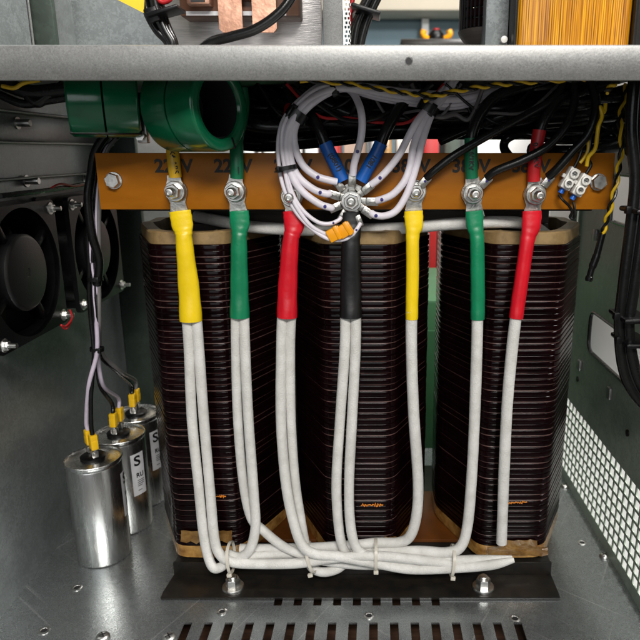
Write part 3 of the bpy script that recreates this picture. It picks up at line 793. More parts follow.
# two blue sleeved cables on the neutral point
for px, lab, tx, rot, off in (([(343, 181), (337, 168), (330, 154), (325, 143)], 'blue-sleeved cable rising to the left from the star point', '(0801)', R(-57), 0),
                     ([(361, 181), (368, 168), (376, 154), (381, 143)], 'blue-sleeved cable rising to the right from the star point', '1801', R(57), 1)):
    q = lead('blue_cable', px, .5585, .0058, 'hs_blue', lab, 'cable', lug=(3, .014, .0062, BY - .001), group='blue cables on the star point')
    lead_text(q, tx, (px[0][0] + px[-1][0]) / 2 + 1, 162, .5523, rot, .0062)
    e = px[-1]; s = -1 if off == 0 else 1
    ex = [(e[0] - s * 1, e[1] + 3), (e[0] + s * 6, e[1] - 14), (e[0] + s * 18, e[1] - 34), (e[0] + s * 34, e[1] - 54)]
    bm = bmesh.new(); sweep(bm, cr(path(ex, [.5585, .561, .568, .58]), 8), .0048, 12); part('core_cable', bm, 'black_rubber', q)

# ------------------------------------------------------------------ thin white wires on the neutral star
def C6(x, y): return (270 + x / 3.765, 80 + y / 3.765)
def wire_lug(bm, c, tip, y, w=.0036, l=.0105):
    """crimp barrel between star ring and the wire end"""
    d = (tip - c); d.y = 0; L_ = d.length; d.normalize(); n = Vector((0, -1, 0)); s = d.cross(n)
    o = Vector((c.x, y, c.z))
    annulus(bm, o, (0, -1, 0), .0041, .0078, .0008, 20)
    obox(bm, o + d * (L_ * .5) + n * .0003, d, s, n, L_ * .5 - .003, w * .8, .0006, .0002)
    obox(bm, Vector((tip.x, y, tip.z)) - d * (l * .32) + n * .0022, d, s, n, l * .5, w, .0026, .0011)
    obox(bm, Vector((tip.x, y, tip.z)) - d * (l * .30) + n * .0046, d, s, n, l * .26, w * .28, .0005, .0001)
SW = [  # crop points, wire radius, label, mark position index
 ([(255, 388), (225, 378), (175, 362), (125, 322), (97, 262), (86, 200), (97, 148), (135, 97), (195, 52), (260, 24), (330, 24), (420, 34), (540, 48), (720, 52), (940, 14)], .0031, 'white wire leaving the star point to the upper left'),
 ([(238, 430), (210, 428), (165, 412), (112, 370), (82, 315), (72, 240), (80, 175), (108, 125), (160, 78), (240, 34), (330, 29), (420, 42), (540, 57), (720, 62), (940, 14)], .0031, 'white wire leaving the star point straight to the left'),
 ([(250, 476), (225, 480), (185, 466), (128, 425), (90, 375), (66, 300), (62, 215), (88, 145), (140, 84), (230, 36), (330, 34), (420, 50), (540, 66), (720, 72), (940, 14)], .0031, 'white wire leaving the star point to the lower left'),
 ([(273, 508), (258, 528), (225, 541), (180, 535), (125, 492), (86, 430), (62, 340), (53, 245), (70, 165), (118, 98), (205, 40), (330, 39), (420, 58), (540, 75), (720, 82), (940, 14)], .0018, 'thin white wire curving under the left side of the star point'),
 ([(232, 580), (200, 576), (150, 545), (100, 478), (68, 400), (52, 310), (47, 235), (62, 165), (110, 95), (200, 34), (330, 44), (420, 66), (540, 84), (720, 92), (940, 14)], .0018, 'thin white wire ending in the orange terminal sleeve'),
 ([(336, 524), (328, 560), (300, 592), (255, 603), (205, 592), (140, 545), (90, 475), (58, 385), (44, 290), (45, 215), (64, 150), (118, 84), (205, 28), (330, 49), (420, 74), (540, 93), (720, 102), (940, 14)], .0018, 'thin white wire looping lowest below the star point'),
 ([(312, 345), (316, 320), (328, 275), (341, 225), (347, 170), (343, 120), (330, 80), (308, 44), (270, 22), (220, 10)], .0031, 'white wire rising straight up from the star point'),
 ([(384, 392), (410, 372), (450, 330), (487, 280), (518, 220), (548, 165), (582, 120), (610, 85), (650, 40), (690, -20)], .0031, 'white wire leaving the star point to the upper right'),
 ([(398, 454), (425, 448), (465, 428), (505, 382), (527, 325), (540, 250), (565, 180), (595, 122), (622, 85), (660, 40), (700, -20)], .0031, 'white wire leaving the star point straight to the right'),
 ([(368, 492), (392, 508), (430, 512), (475, 492), (515, 430), (545, 345), (570, 245), (592, 170), (612, 122), (638, 85), (672, 42), (710, -20)], .0031, 'white wire leaving the star point to the lower right'),
]
sc = P(*STUD[3], BY)
R0 = [23.6, 22.5, 21.5, 20.5, 0, 24.5, 25, 24.5, 24.5, 23.5]
WM = [(180, 365), (190, 421), (208, 470), (243, 540), None, (322, 562), (330, 271), (407, 360), (420, 444), (400, 505)]
for k, (pts, r, lab) in enumerate(SW):
    if k < 6:                                            # keep the strands of the loop side by side
        pts = list(pts); j0 = 6 if k else 5
        for j in range(j0, len(pts) - 5):
            q = Vector((pts[j][0] - 200, pts[j][1] - 300)).normalized() * (k - 2.2) * 4.5 * min(1, (j - j0 + 1) / 2); pts[j] = (pts[j][0] + q.x, pts[j][1] + q.y)
    px = [C6(*p) for p in pts]; n = len(px)
    if R0[k]:
        du, dv = px[0][0] - STUD[3][0], px[0][1] - STUD[3][1]; f_ = R0[k] / math.hypot(du, dv)
        px[0] = (STUD[3][0] + du * f_, STUD[3][1] + dv * f_)
    yb = .5525 - .0007 * (k % 5)
    Ys = [yb - .004 * math.sin(math.pi * min(1, i / (n * .55))) + (.0 if i < n * .5 else .034 * (i - n * .5) / (n * .5)) - .0016 * (k % 3) * (i / n) for i in range(n)]
    root = thing('white_wire', lab, 'wire', P(px[0][0], px[0][1], yb), 'white wires on the star point')
    bm = bmesh.new(); tip = P(px[0][0], px[0][1], BY); p = cr(path(px, Ys), 8)
    if k != 4:
        wire_lug(bm, sc, Vector((tip.x, 0, tip.z)), BY - .0028 - .0009 * k, .0036 if r > .002 else .0028, .0112 if r > .002 else .0100)
        part('crimp_lug', bm, 'tin', root, ang=30); bm = bmesh.new()
    sweep(bm, p, r, 12); part('insulation', bm, 'wire_white', root)
    if WM[k]:
        u, v = C6(*WM[k]); best = min(p, key=lambda a: (a - P(u, v, a.y)).length)
        bm = bmesh.new(); lathe(bm, [(.0016 if r > .002 else .001, -.0007), (.0014 if r > .002 else .0009, .0003), (0, .0005)], best + Vector((0, -r, 0)), (0, -1, 0), 12)
        part('ink_mark', bm, 'ink_blue', root)
# orange sleeves
for (u, v, an, lab) in ((334.5, 234, -28, 'orange terminal sleeve at the left under the star point'), (345, 230, -32, 'orange terminal sleeve at the right under the star point')):
    c = P(u, v, .547); a = R(-an); d = Vector((math.cos(a), 0, math.sin(a))); s = Vector((-d.z, 0, d.x)); n_ = Vector((0, -1, 0))
    bm = bmesh.new(); obox(bm, c, d, n_, d.cross(n_), .0062, .0026, .0056, .0014); obox(bm, c + d * .003 + n_ * .001, d, n_, d.cross(n_), .0022, .0026, .0062, .0012)
    single('terminal_sleeve', bm, 'tag_orange', lab, 'terminal sleeve', 'orange sleeves under the star point')
# black ties on the white bundles
def seg_tie(u, v, Y, dirpx, ru, rv, wid, label, m='black_rubber', group='black ties on the wire bundles'):
    a = P(u, v, Y); b = P(u + dirpx[0], v + dirpx[1], Y); return tie_loop('cable_tie', a, ru, rv, wid, m, label, group, axis=(b - a), tail=True)
seg_tie(297, 115, .5535, (-9, 14), .0075, .0088, .0085, 'wide black tie round the upper left of the white wire loop')
seg_tie(286.5, 168, .5485, (3, 14), .0085, .0088, .0035, 'narrow black tie on the white wires beside the red lead')
seg_tie(334, 89, .562, (14, -6), .0078, .0078, .004, 'black tie on the white wires just under the shelf lip')
seg_tie(428, 108, .560, (8, -14), .0065, .0085, .007, 'black tie on the white wires right of the star point')

# ------------------------------------------------------------------ black wires with small lugs at the right
def small_lead(i, px, Ys, r, label):
    c = P(*STUD[i], BY); root = thing('black_wire', label, 'wire', P(px[0][0], px[0][1], Ys[0]), 'black wires on the right-hand studs')
    bm = bmesh.new(); tip = P(px[0][0], px[0][1], BY); wire_lug(bm, c, Vector((tip.x, 0, tip.z)), BY - .0058, .0036, .0115)
    part('crimp_lug', bm, 'tin', root, ang=30)
    bm = bmesh.new(); sweep(bm, cr(path(px, Ys), 8), r, 12); part('insulation', bm, 'black_rubber', root)
    bm = bmesh.new(); d = (tip - c).normalized(); lathe(bm, [(.0011, 0), (.0009, .0003), (0, .0004)], Vector((tip.x, BY - .0112, tip.z)) - d * .003, (0, -1, 0), 10); part('ink_mark', bm, 'ink_blue', root)
small_lead(4, [(426.5, 178), (434, 171), (455, 155), (489, 135), (523, 117), (553, 99), (568, 78)], [.5555, .552, .551, .552, .556, .562, .57], .0035, 'black wire rising from the yellow-sleeved right stud')
small_lead(5, [(487, 178), (496, 171), (523, 160), (548, 146), (566, 126), (574, 104), (574, 78)], [.5555, .552, .549, .548, .550, .556, .566], .0037, 'black wire rising from the green-sleeved right stud')
small_lead(6, [(548, 177), (557, 169), (573, 151), (588, 134), (596, 110), (594, 92), (588, 74)], [.5555, .552, .549, .548, .550, .556, .566], .0038, 'black wire rising from the rightmost red-sleeved stud')

# ------------------------------------------------------------------ terminal blocks with their wires
for (u, v, lab) in ((569, 178.5, 'white two-way terminal block left, on the amber board'), (580.5, 185, 'white two-way terminal block right, beside the end bolt')):
    a = R(-28); ax = Vector((math.cos(a), 0, math.sin(a))); az = Vector((-math.sin(a), 0, math.cos(a))); ay = Vector((0, 1, 0))
    c = P(u, v, BY - .0062); root = thing('terminal_block', lab, 'terminal block', c, 'white terminal blocks')
    bm = bmesh.new(); obox(bm, c, ax, ay, az, .0046, .0056, .0096, .0012)
    for s in (-1, 1): lathe(bm, [(.0038, 0), (.0038, .003), (.0031, .0034), (.0024, .0034), (.0024, .0008)], c + az * (.0044 * s) + Vector((0, -.0055, 0)), (0, -1, 0), 20)
    obox(bm, c - ax * .0055, ax, ay, az, .0014, .0025, .0016, .0004)
    part('housing', bm, 'ceramic', root)
    for s in (-1, 1):
        bm = bmesh.new(); lathe(bm, [(.0023, .0), (.0023, .0006), (0, .0008)], c + az * (.0044 * s) + Vector((0, -.0058, 0)), (0, -1, 0), 16)
        obox(bm, c + az * (.0044 * s) + Vector((0, -.0068, 0)), ax, ay, az, .0019, .0002, .0003, mi=1); part('clamp_screw', bm, ['bolt', 'hole_dark'], root)
    bm = bmesh.new(); q = c - az * .0094; lathe(bm, [(.0019, 0), (.0022, .0006), (.0022, .0044), (0, .0046)], q, -az, 14); part('ferrule', bm, 'ferrule', root)
bm = bmesh.new(); sweep(bm, cr(path([(559, 194.5), (562.5, 199.5), (569, 206), (572, 212), (570, 217), (574, 218), (574.5, 210), (573.5, 202)], [.557, .555, .555, .556, .558, .557, .555, .556]), 8), .0012, 8)
single('link_wire', bm, 'black_rubber', 'thin black wire looping between the two blue ferrules', 'wire')
for px, m, lab in (([(574, 168), (579, 158), (583, 146), (590, 128), (594, 112)], 'black_rubber', 'thin black wire entering the left terminal block'),
                   ([(586, 174), (591, 165), (588, 158), (590, 145), (592, 130)], 'black_rubber', 'thin black wire entering the right terminal block'),
                   ([(580, 163), (584, 158), (588, 150), (588, 140), (586, 132)], 'tw_yellow', 'short yellow wire end behind the black wires')):
    bm = bmesh.new(); sweep(bm, cr(path(px, .5535), 8), .0014, 8); single('thin_wire', bm, m, lab, 'wire', 'thin wires at the terminal blocks')
bm = bmesh.new(); sweep(bm, cr(path([(586.5, 166), (588.5, 157), (595, 149), (597, 137), (598.5, 126), (602, 116), (600, 107), (604, 112), (605.5, 104)], [.5505, .549, .547, .546, .546, .547, .548, .549, .551]), 8), .0017, 10)
single('yellow_wire', bm, 'tw_yellow', 'bright yellow wire hanging in front of the board at right', 'wire')
def twisted(name, px, Y, r, turns, label, mA='tw_yellow', mB='black_rubber', amp=1.15):
    """two insulated wires twisted round each other"""
    c = cr(path(px, Y), 14); root = thing(name, label, 'wire pair', c[-1])
    for ph, m in ((0, mA), (math.pi, mB)):
        pts = []
        for i, p in enumerate(c):
            d = (c[min(i + 1, len(c) - 1)] - c[max(i - 1, 0)]).normalized(); a, b = frame_of(d, (0, 1, 0)); t = 2 * math.pi * turns * i / len(c) + ph
            pts.append(p + a * (r * amp * math.cos(t)) + b * (r * amp * math.sin(t)))
        bm = bmesh.new(); sweep(bm, pts, r, 8); part('insulation', bm, m, root)
    return root
t_ = twisted('twisted_pair', [(627, 84), (623, 104), (620, 122), (622, 146), (619, 166), (616, 185), (611, 205), (606, 222), (602, 236)], [.57, .562, .556, .552, .551, .551, .552, .555, .557], .0013, 6, 'yellow and black twisted wires hanging past the right end of the board')
bm = bmesh.new(); pts = cr(path([(602.5, 233), (600, 243), (596.5, 256), (592, 268), (589.5, 277), (588.5, 281)], .557), 8)
sweep(bm, pts, [.0030] * 16 + [.0034] * 8 + [.0027] * 8 + [.0034] * 6 + [.0030] * (len(pts) - 38) if len(pts) > 38 else .003, 14)
single('sensor_probe', bm, 'black_rubber', 'black sleeved probe hanging from the twisted wires at right', 'probe')
twisted('twisted_pair', [(424, 100), (450, 92.5), (480, 87), (510, 83.5), (545, 81), (585, 79)], [.53, .53, .53, .525, .52, .52], .0012, 7, 'yellow and black twisted wires under the right half of the shelf', amp=1.0)
twisted('twisted_pair', [(300, 80), (340, 83), (375, 88), (405, 93), (430, 95), (455, 92)], [.54, .54, .54, .54, .54, .54], .0011, 6, 'twisted wires under the middle of the shelf')
twisted('twisted_pair', [(606, 92), (614, 84), (620, 78)], .52, .0013, 2, 'twisted wires high at the right under the shelf')

# ------------------------------------------------------------------ black cable harness under the shelf
rnd = random.Random(11)
for k in range(34):
    y = rnd.uniform(.60, .75); u0 = rnd.choice((150, 180, 240, 255, 265, 300, 420)); u1 = rnd.uniform(600, 660)
    vb_ = rnd.uniform(96, 138); px = []
    for i in range(7):
        f = i / 6; u = u0 + (u1 - u0) * f
        sag = (1 - (2 * f - 1) ** 2) * rnd.uniform(0, 6)
        v = vb_ + sag - (14 * max(0, f - .6)) + rnd.uniform(-4, 4)
        if u < 330: v = min(140, v + 4)
        else: v = min(131, v)
        px.append((u, v))
    px[0] = (px[0][0], 90)
    bm = bmesh.new(); sweep(bm, cr(path(px, [y + rnd.uniform(-.012, .012) for _ in px]), 6), rnd.choice((.0045, .006, .007, .0085)), 10)
    single('black_cable', bm, 'black_rubber', 'black cable in the dark harness under the shelf', 'cable', 'black cables under the shelf')
bm = bmesh.new(); box(bm, XL + .06, XR - .009, .765, .80, .022, .0655, .001); single('dark_backing', bm, 'black_steel', 'black rail added behind the cable harness to keep the space under the shelf dark', 'backing')  # made-up backing, blocks bright background behind the harness
for px, r, lab in (([(440, 141), (470, 128), (505, 115), (540, 106), (590, 100), (640, 96)], .0042, 'black cable crossing low above the right studs'),
                   ([(512, 160), (504, 148), (508, 138), (525, 134), (560, 140), (600, 139), (640, 146)], .0040, 'black cable looping behind the red lead'),
                   ([(530, 150), (560, 152), (600, 150), (640, 138)], .0060, 'thick black cable behind the yellow wire'),
                   ([(600, 124), (616, 135), (625, 150), (640, 163)], .0026, 'thin black cable dropping right of the yellow wire'),
                   ([(590, 140), (610, 130), (626, 118), (640, 104)], .0040, 'black cable rising to the right corner under the shelf')):
    bm = bmesh.new(); sweep(bm, cr(path(px, [.59 + .008 * (i % 2) for i in range(len(px))]), 8), r, 12); single('black_cable', bm, 'black_rubber', lab, 'cable', 'black cables right of the board')
for px, r, lab in (([(0, 82), (30, 92), (60, 90), (90, 86)], .006, 'black cable at the left under the shelf'), ([(20, 84), (35, 102), (48, 96), (66, 84)], .0045, 'black cable looping left of the green rings'), ([(0, 95), (24, 104), (50, 100), (90, 94)], .0035, 'thin black cable left of the green rings')):
    bm = bmesh.new(); sweep(bm, cr(path(px, .56), 8), r, 12); single('black_cable', bm, 'black_rubber', lab, 'cable', 'black cables left of the green rings')
bm = bmesh.new(); sweep(bm, cr(path([(2, 86), (14, 88), (24, 83), (40, 80)], .54), 8), .0016, 8); single('yellow_wire', bm, 'tw_yellow', 'yellow wire peeping below the shelf at far left', 'wire')

# thin mixed wires tangled in front of the harness
rnd = random.Random(41)
for k in range(15):
    u0 = rnd.uniform(245, 480); L_ = rnd.uniform(70, 190); v0 = rnd.uniform(86, 122); Y0 = rnd.uniform(.565, .598); px = []
    for i in range(6): px.append((u0 + L_ * i / 5, v0 + rnd.uniform(-7, 7) + (6 if i in (2, 3) else 0)))
    px[0] = (px[0][0], 84); px[-1] = (px[-1][0], 84)
    m_ = 'lead_red' if k == 7 else 'wire_grey' if k % 5 == 4 else 'black_rubber'; nm = {'black_rubber': 'black', 'lead_red': 'red', 'wire_grey': 'grey'}[m_]
    bm = bmesh.new(); sweep(bm, cr(path(px, [Y0 + rnd.uniform(-.004, .004) for _ in px]), 7), rnd.uniform(.0011, .0019), 8)
    single('thin_wire', bm, m_, 'thin %s wire tangled under the shelf in front of the black harness' % nm, 'wire', 'thin %s wires tangled under the shelf' % nm)

# black ribbed bundle at the right edge
root = thing('cable_bundle', 'thick tied bundle of black cables hanging at the right edge', 'cable bundle', (0.2, .5, -.27))
rnd = random.Random(5)
for k in range(10):
    ox, oy = rnd.uniform(-6, 7), rnd.uniform(-.012, .012)
    px = [(640 + ox, 80), (637 + ox, 130), (641 + ox, 180), (636 + ox, 230), (628 + ox * .9, 290), (624 + ox * .8, 330), (630 + ox, 372), (645 + ox, 400), (668 + ox, 420)]
    bm = bmesh.new(); sweep(bm, cr(path(px, .53 + oy), 8), .0048, 10); part('cable', bm, 'black_rubber', root)
for (u, v) in ((622, 316), (624, 340), (634, 210)):
    bm = bmesh.new(); obox(bm, P(u + 8, v, .528), Vector((1, 0, 0)), Vector((0, 1, 0)), Vector((0, 0, 1)), .012, .02, .0022, .002); part('tie', bm, 'black_plastic', root)
    bm = bmesh.new(); obox(bm, P(u - 6, v, .512), Vector((1, 0, 0)), Vector((0, 1, 0)), Vector((0, 0, 1)), .0022, .003, .003, .0006); part('tie_head', bm, 'black_plastic', root)

# ------------------------------------------------------------------ green current-transformer rings
def ct(label, c, axis, rot_band, ro=.0335, ri=.0238):
    root = thing('green_ring_core', label, 'ring core', c, 'green ring cores under the shelf')
    ax = Vector(axis).normalized(); hl = .0255
    for s0, s1, nm in ((-hl, -.0004, 'half'), (.0004, hl, 'half')):
        bm = bmesh.new()
        lathe(bm, [(ri, s0), (ro - .002, s0), (ro - .0006, s0 + .0006), (ro, s0 + .002 if nm and s0 < -.01 else s0 + .0004), (ro, s1 - .002 if s1 > .01 else s1 - .0004), (ro - .0006, s1 - .0006), (ro - .002, s1), (ri + .001, s1), (ri, s1 - .001), (ri, s0)], c, ax, 64)
        part('ring_half', bm, 'ct_green', root, ang=50)
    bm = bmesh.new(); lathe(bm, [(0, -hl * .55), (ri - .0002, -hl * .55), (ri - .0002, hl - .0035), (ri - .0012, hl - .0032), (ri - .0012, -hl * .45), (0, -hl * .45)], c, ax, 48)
    part('hole_shade', bm, 'hole_dark', root)  # black lining and closed back paint the shade inside the ring
    bm = bmesh.new(); a, b = frame_of(ax); t0 = -2.05
    d = (Vector((0, 0, -1)) * math.cos(.45) + (ax.cross(Vector((0, 0, 1)))) * math.sin(.45) * rot_band).normalized()
    obox(bm, Vector(c) + d * (ro - .004), ax, d, ax.cross(d), hl + .0004, .0046, .0011, .0004); part('seam', bm, 'black_plastic', root)
    return root
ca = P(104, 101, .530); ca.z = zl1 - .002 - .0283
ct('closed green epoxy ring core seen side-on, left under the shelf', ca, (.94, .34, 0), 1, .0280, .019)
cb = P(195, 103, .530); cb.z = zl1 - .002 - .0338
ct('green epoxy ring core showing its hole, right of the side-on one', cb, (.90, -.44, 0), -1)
bm = bmesh.new(); obox(bm, P(143, 128, .545), Vector((1, 0, 0)), Vector((0, 1, 0)), Vector((0, 0, 1)), .004, .004, .012, .001); lathe(bm, [(.004, 0), (.004, .006), (0, .006)], P(142, 136, .541), (0, -1, 0), 6)
single('ring_clip', bm, 'bolt', 'small steel clip between the two green ring cores', 'clip')

# ------------------------------------------------------------------ fans on the left wall
def make_fan():
    """local: mounting face x=0, front face x=.038, centre 0,0"""
    root = thing('cooling_fan', 'black square cooling fan nearest the front on the left wall', 'fan', (0, 0, 0), 'fans on the left wall')
    h, D = .0605, .038
    circ = [(.0575 * math.cos(2 * math.pi * k / 56), .0575 * math.sin(2 * math.pi * k / 56)) for k in range(56)]
    bm = bmesh.new()
    for (x0, x1) in ((D - .005, D), (.0005, .0055)):
        me = sheet('flange', rounded([(-h, -h), (h, -h), (h, h), (-h, h)], .006), [circ], x1 - x0, 'YZ', x0); bm.from_mesh(me); bpy.data.meshes.remove(me)
    lathe(bm, [(.0575, .001), (.0595, .001), (.0595, D - .001), (.0575, D - .001), (.0575, .001)], (0, 0, 0), (1, 0, 0), 56)
    for sy in (-1, 1):
        for sz in (-1, 1): lathe(bm, [(.0045, .005), (.0045, D - .005)], (0, sy * .0525, sz * .0525), (1, 0, 0), 14)
    part('frame', bm, 'black_plastic', root, ang=30)
    bm = bmesh.new()
    lathe(bm, [(.0345, D - .012), (.0345, D - .0022), (.033, D - .0006), (.031, D), (.004, D + .0002), (.0035, D - .0003), (0, D - .0003)], (0, 0, 0), (1, 0, 0), 56)
    hub = part('motor_hub', bm, 'hub', root)
    for k in range(4):
        bm = bmesh.new(); t = k * math.pi / 2 + .55; d = Vector((0, math.cos(t), math.sin(t)))
        obox(bm, Vector((D - .008, 0, 0)) + d * .047, Vector((1, 0, 0)), d, Vector((1, 0, 0)).cross(d), .003, .0125, .003, .0012)
        part('strut', bm, 'black_plastic', hub)
    bm = bmesh.new(); lathe(bm, [(0, .008), (.034, .008), (.034, D - .0125), (0, D - .0125)], (0, 0, 0), (1, 0, 0), 40)
    for k in range(7):
        t0 = 2 * math.pi * k / 7; g = []
        for i in range(6):
            r = .034 + (.0555 - .034) * i / 5; row = []
            for j in range(5):
                t = t0 + (j / 4 - .5) * .85 + .25 * i / 5; row.append(bm.verts.new((.010 + .016 * j / 4, r * math.cos(t), r * math.sin(t))))
            g.append(row)
        fs = [bm.faces.new((g[i][j], g[i + 1][j], g[i + 1][j + 1], g[i][j + 1])) for i in range(5) for j in range(4)]
        bmesh.ops.solidify(bm, geom=fs, thickness=.0012)
    part('impeller', bm, 'black_plastic', root, ang=50)
    for sy in (-1, 1):
        for sz in (-1, 1):
            bm = bmesh.new(); q = (D, sy * .0525, sz * .0525)
            hexbolt(bm, q, (1, 0, 0), .0042, .0042, washer=1.4); lathe(bm, [(.0022, .004), (.0022, .0105), (0, .011)], q, (1, 0, 0), 12); part('bolt', bm, 'bolt', root)
    return root
fan = make_fan(); fan.location = (XL + .0005, .566, -.1045)
f2 = copy_tree(fan); f2.location = (XL + .0005, .716, -.1045); f2['label'] = 'black square cooling fan further back on the left wall, behind the hanging wires'
f3 = [c for c in f2.children if c.name.startswith('motor_hub')][0]
bm = bmesh.new(); sweep(bm, cr([PX(48, 190, -.30), PX(60, 184, -.298), PX(75, 186, -.297), PX(88, 184, -.296)], 8), .0010, 8); single('red_wire', bm, 'lead_red', 'thin red wire running along the tops of the fans', 'wire')
bm = bmesh.new(); sweep(bm, cr([PX(70, 310, -.303), PX(72, 318, -.298), PX(66, 326, -.298), PX(61, 325, -.299), PX(66, 329, -.299), PX(71, 322, -.299)], 8), .0009, 8); single('red_wire', bm, 'lead_red', 'thin red wire curled under the front fan corner', 'wire')
bm = bmesh.new(); sweep(bm, cr([PX(0, 196, -.302), PX(25, 193, -.30), PX(50, 190, -.30), PX(92, 183, -.30)], 8), .0022, 8); single('black_cable', bm, 'black_rubber', 'thin black cable lying along the tops of the fans', 'cable')

# ------------------------------------------------------------------ capacitors
def make_cap():
    root = thing('capacitor', 'bare aluminium capacitor can nearest the front, by the left wall', 'capacitor', (0, 0, 0), 'aluminium capacitor cans')
    r, h = .0275, .1135; bm = bmesh.new()
    lathe(bm, [(0, 0), (r - .002, 0), (r - .0006, .0006), (r, .0025), (r, h - .006), (r - .0004, h - .005), (r + .0004, h - .0035), (r + .0011, h - .001), (r + .0011, h), (r + .0004, h + .0007),
               (r - .0006, h + .0004), (r - .0012, h - .0016), (r - .006, h - .002), (r - .010, h - .001), (.012, h - .0006), (0, h - .0006)], (0, 0, 0), (0, 0, 1), 72)
    part('can', bm, 'can', root, ang=45)
    a0 = R(152); W, zc0, zc1 = .31, .046, .096; bm = bmesh.new(); n = 14
    lo_ = [bm.verts.new(((r + .00025) * math.sin(a0 + (i / n - .5) * 2 * W), -(r + .00025) * math.cos(a0 + (i / n - .5) * 2 * W), zc0)) for i in range(n + 1)]
    hi_ = [bm.verts.new((v.co.x, v.co.y, zc1)) for v in lo_]
    for i in range(n): bm.faces.new((lo_[i], lo_[i + 1], hi_[i + 1], hi_[i]))
    lb = part('label', bm, 'label_white', root)
    def wrap(me):
        for v in me.vertices:
            t = v.co.x / r + a0; rr = r + .0006 - v.co.y * 0 + v.co.z * 0; z = v.co.y
            v.co = Vector((rr * math.sin(t), -rr * math.cos(t), z))
        return me
    me = text_mesh('S', .0165, Matrix.Translation((-.001, .0870, 0)) @ Matrix.Scale(1.15, 4, (1, 0, 0)), 0, .0004); part('logo', wrap(me), 'ink', lb, smooth=False)
    me = text_mesh('RU', .0075, Matrix.Translation((.001, .0700, 0)), 0, .0002); part('logo', wrap(me), 'ink', lb, smooth=False)
    for z, l in ((.0635, .009), (.0613, .009), (.0591, .0085), (.0569, .006), (.0515, .005)):
        bm = bmesh.new(); k = 8
        A = [bm.verts.new(((-.003 + l * i / k), z, 0)) for i in range(k + 1)]; B = [bm.verts.new((v.co.x, z + .0007, 0)) for v in A]
        for i in range(k): bm.faces.new((A[i], A[i + 1], B[i + 1], B[i]))
        part('print_line', wrap(to_mesh('print_line', bm, False)), 'ink', lb)
    bm = bmesh.new(); lathe(bm, [(0, h - .0008), (.0125, h - .0008), (.0125, h + .0022), (.0105, h + .0036), (0, h + .0036)], (0, 0, 0), (0, 0, 1), 36); part('insulator', bm, 'black_plastic', root)
    for s in (-1, 1):
        bm = bmesh.new()
        box(bm, s * .0078 - .0032, s * .0078 + .0032, -.0030, .0030, h + .0036, h + .0105, .0006)
        box(bm, s * .0078 - .0026, s * .0078 + .0026, -.0006, .0006, h + .0105, h + .017)
        box(bm, s * .0078 - .0034, s * .0078 + .0034, -.0036, -.0024, h + .005, h + .0095, .0003)
        part('terminal', bm, 'bolt', root)
    return root
cap = make_cap(); base = [(93, 456, .606, R(-50)), (118.5, 432.5, .664, R(-92)), (136, 411, .722, R(-86))]
HT = FZ + .1135
caps = []
for i, (u, v, Y, az) in enumerate(base):
    o = cap if i == 0 else copy_tree(cap); p = P(u, v, Y); o.location = (p.x, Y, FZ + .0002); o.rotation_euler = (0, 0, az); caps.append(o)
caps[1]['label'] = 'middle aluminium capacitor can with a fully visible white label'
caps[2]['label'] = 'rearmost aluminium capacitor can, in shade beside the left coil'
# wires to the capacitors
def cap_wire(ci, s, tip_px, px, m, label):
    u, v, Y, az = base[ci]; c = P(u, v, Y); c.z = HT
    tpos = Vector((c.x + s * .0078 * math.cos(az), Y + s * .0078 * math.sin(az), HT + .0125))
    root = thing('capacitor_wire', label, 'wire', tpos, 'wires on the capacitors')
    bm = bmesh.new(); ax = Vector((math.cos(az), math.sin(az), 0)); ay = Vector((-math.sin(az), math.cos(az), 0)); az_ = Vector((0, 0, 1))
    obox(bm, tpos + az_ * .0055, ax, ay, az_, .0050, .0036, .0052, .0012); obox(bm, tpos + az_ * .0125, ax, ay, az_, .0042, .0037, .0036, .0012)
    part('crimp_sleeve', bm, 'crimp_yellow', root)
    bm = bmesh.new(); obox(bm, tpos - az_ * .0012, ax, ay, az_, .0040, .0017, .0030, .0006); part('spade_terminal', bm, 'tin', root)
    st = tpos + az_ * .0155; pp = [st, st + az_ * .012 + Vector((0, 0, 0))] + path(px, [max(.60, Y - .03) * (1 - f) + .612 * f for f in [min(1, (i + 1) / 3) for i in range(len(px))]])
    bm = bmesh.new(); sweep(bm, cr(pp, 8), .0022, 10); part('insulation', bm, m, root)
cap_wire(0, -1, None, [(89, 385), (97, 352), (96.5, 318), (98, 290), (93, 270), (91, 240), (92, 215), (96, 180), (102, 150), (118, 130)], 'wire_lilac', 'lilac wire to the rear terminal of the front capacitor')
cap_wire(0, 1, None, [(91, 395), (94, 355), (91, 320), (89, 295), (89.5, 270), (88, 240), (90, 215), (94, 180), (99, 150), (114, 130)], 'black_rubber', 'black wire to the front terminal of the front capacitor')
cap_wire(1, -1, None, [(103, 385), (97.5, 352), (97, 322), (94, 290), (97, 270), (97, 240), (96.5, 215), (99, 180), (105, 150), (122, 128)], 'wire_lilac', 'lilac wire to the rear terminal of the middle capacitor')
cap_wire(1, 1, None, [(100, 385), (96.5, 352), (94.5, 322), (92.5, 290), (92, 270), (93, 240), (93, 215), (97, 180), (103, 150), (120, 132)], 'black_rubber', 'black wire to the front terminal of the middle capacitor')
cap_wire(2, -1, None, [(121, 372), (102, 352), (99.5, 320), (99, 290), (98.5, 270), (99, 240), (99, 215), (101, 180), (107, 150), (124, 130)], 'wire_grey', 'grey wire to the rear terminal of the rear capacitor')
cap_wire(2, 1, None, [(115, 370), (100, 354), (98.5, 320), (96, 290), (95.5, 270), (95, 240), (95, 215), (98, 180), (104, 150), (121, 134)], 'black_rubber', 'black wire to the front terminal of the rear capacitor')
tie_loop('cable_tie', P(97, 349, .612), .0055, .0060, .0035, 'black_rubber', 'black tie on the capacitor wires, just above where they fan out', 'black ties on the capacitor wires', axis=(0.1, 0, 1))
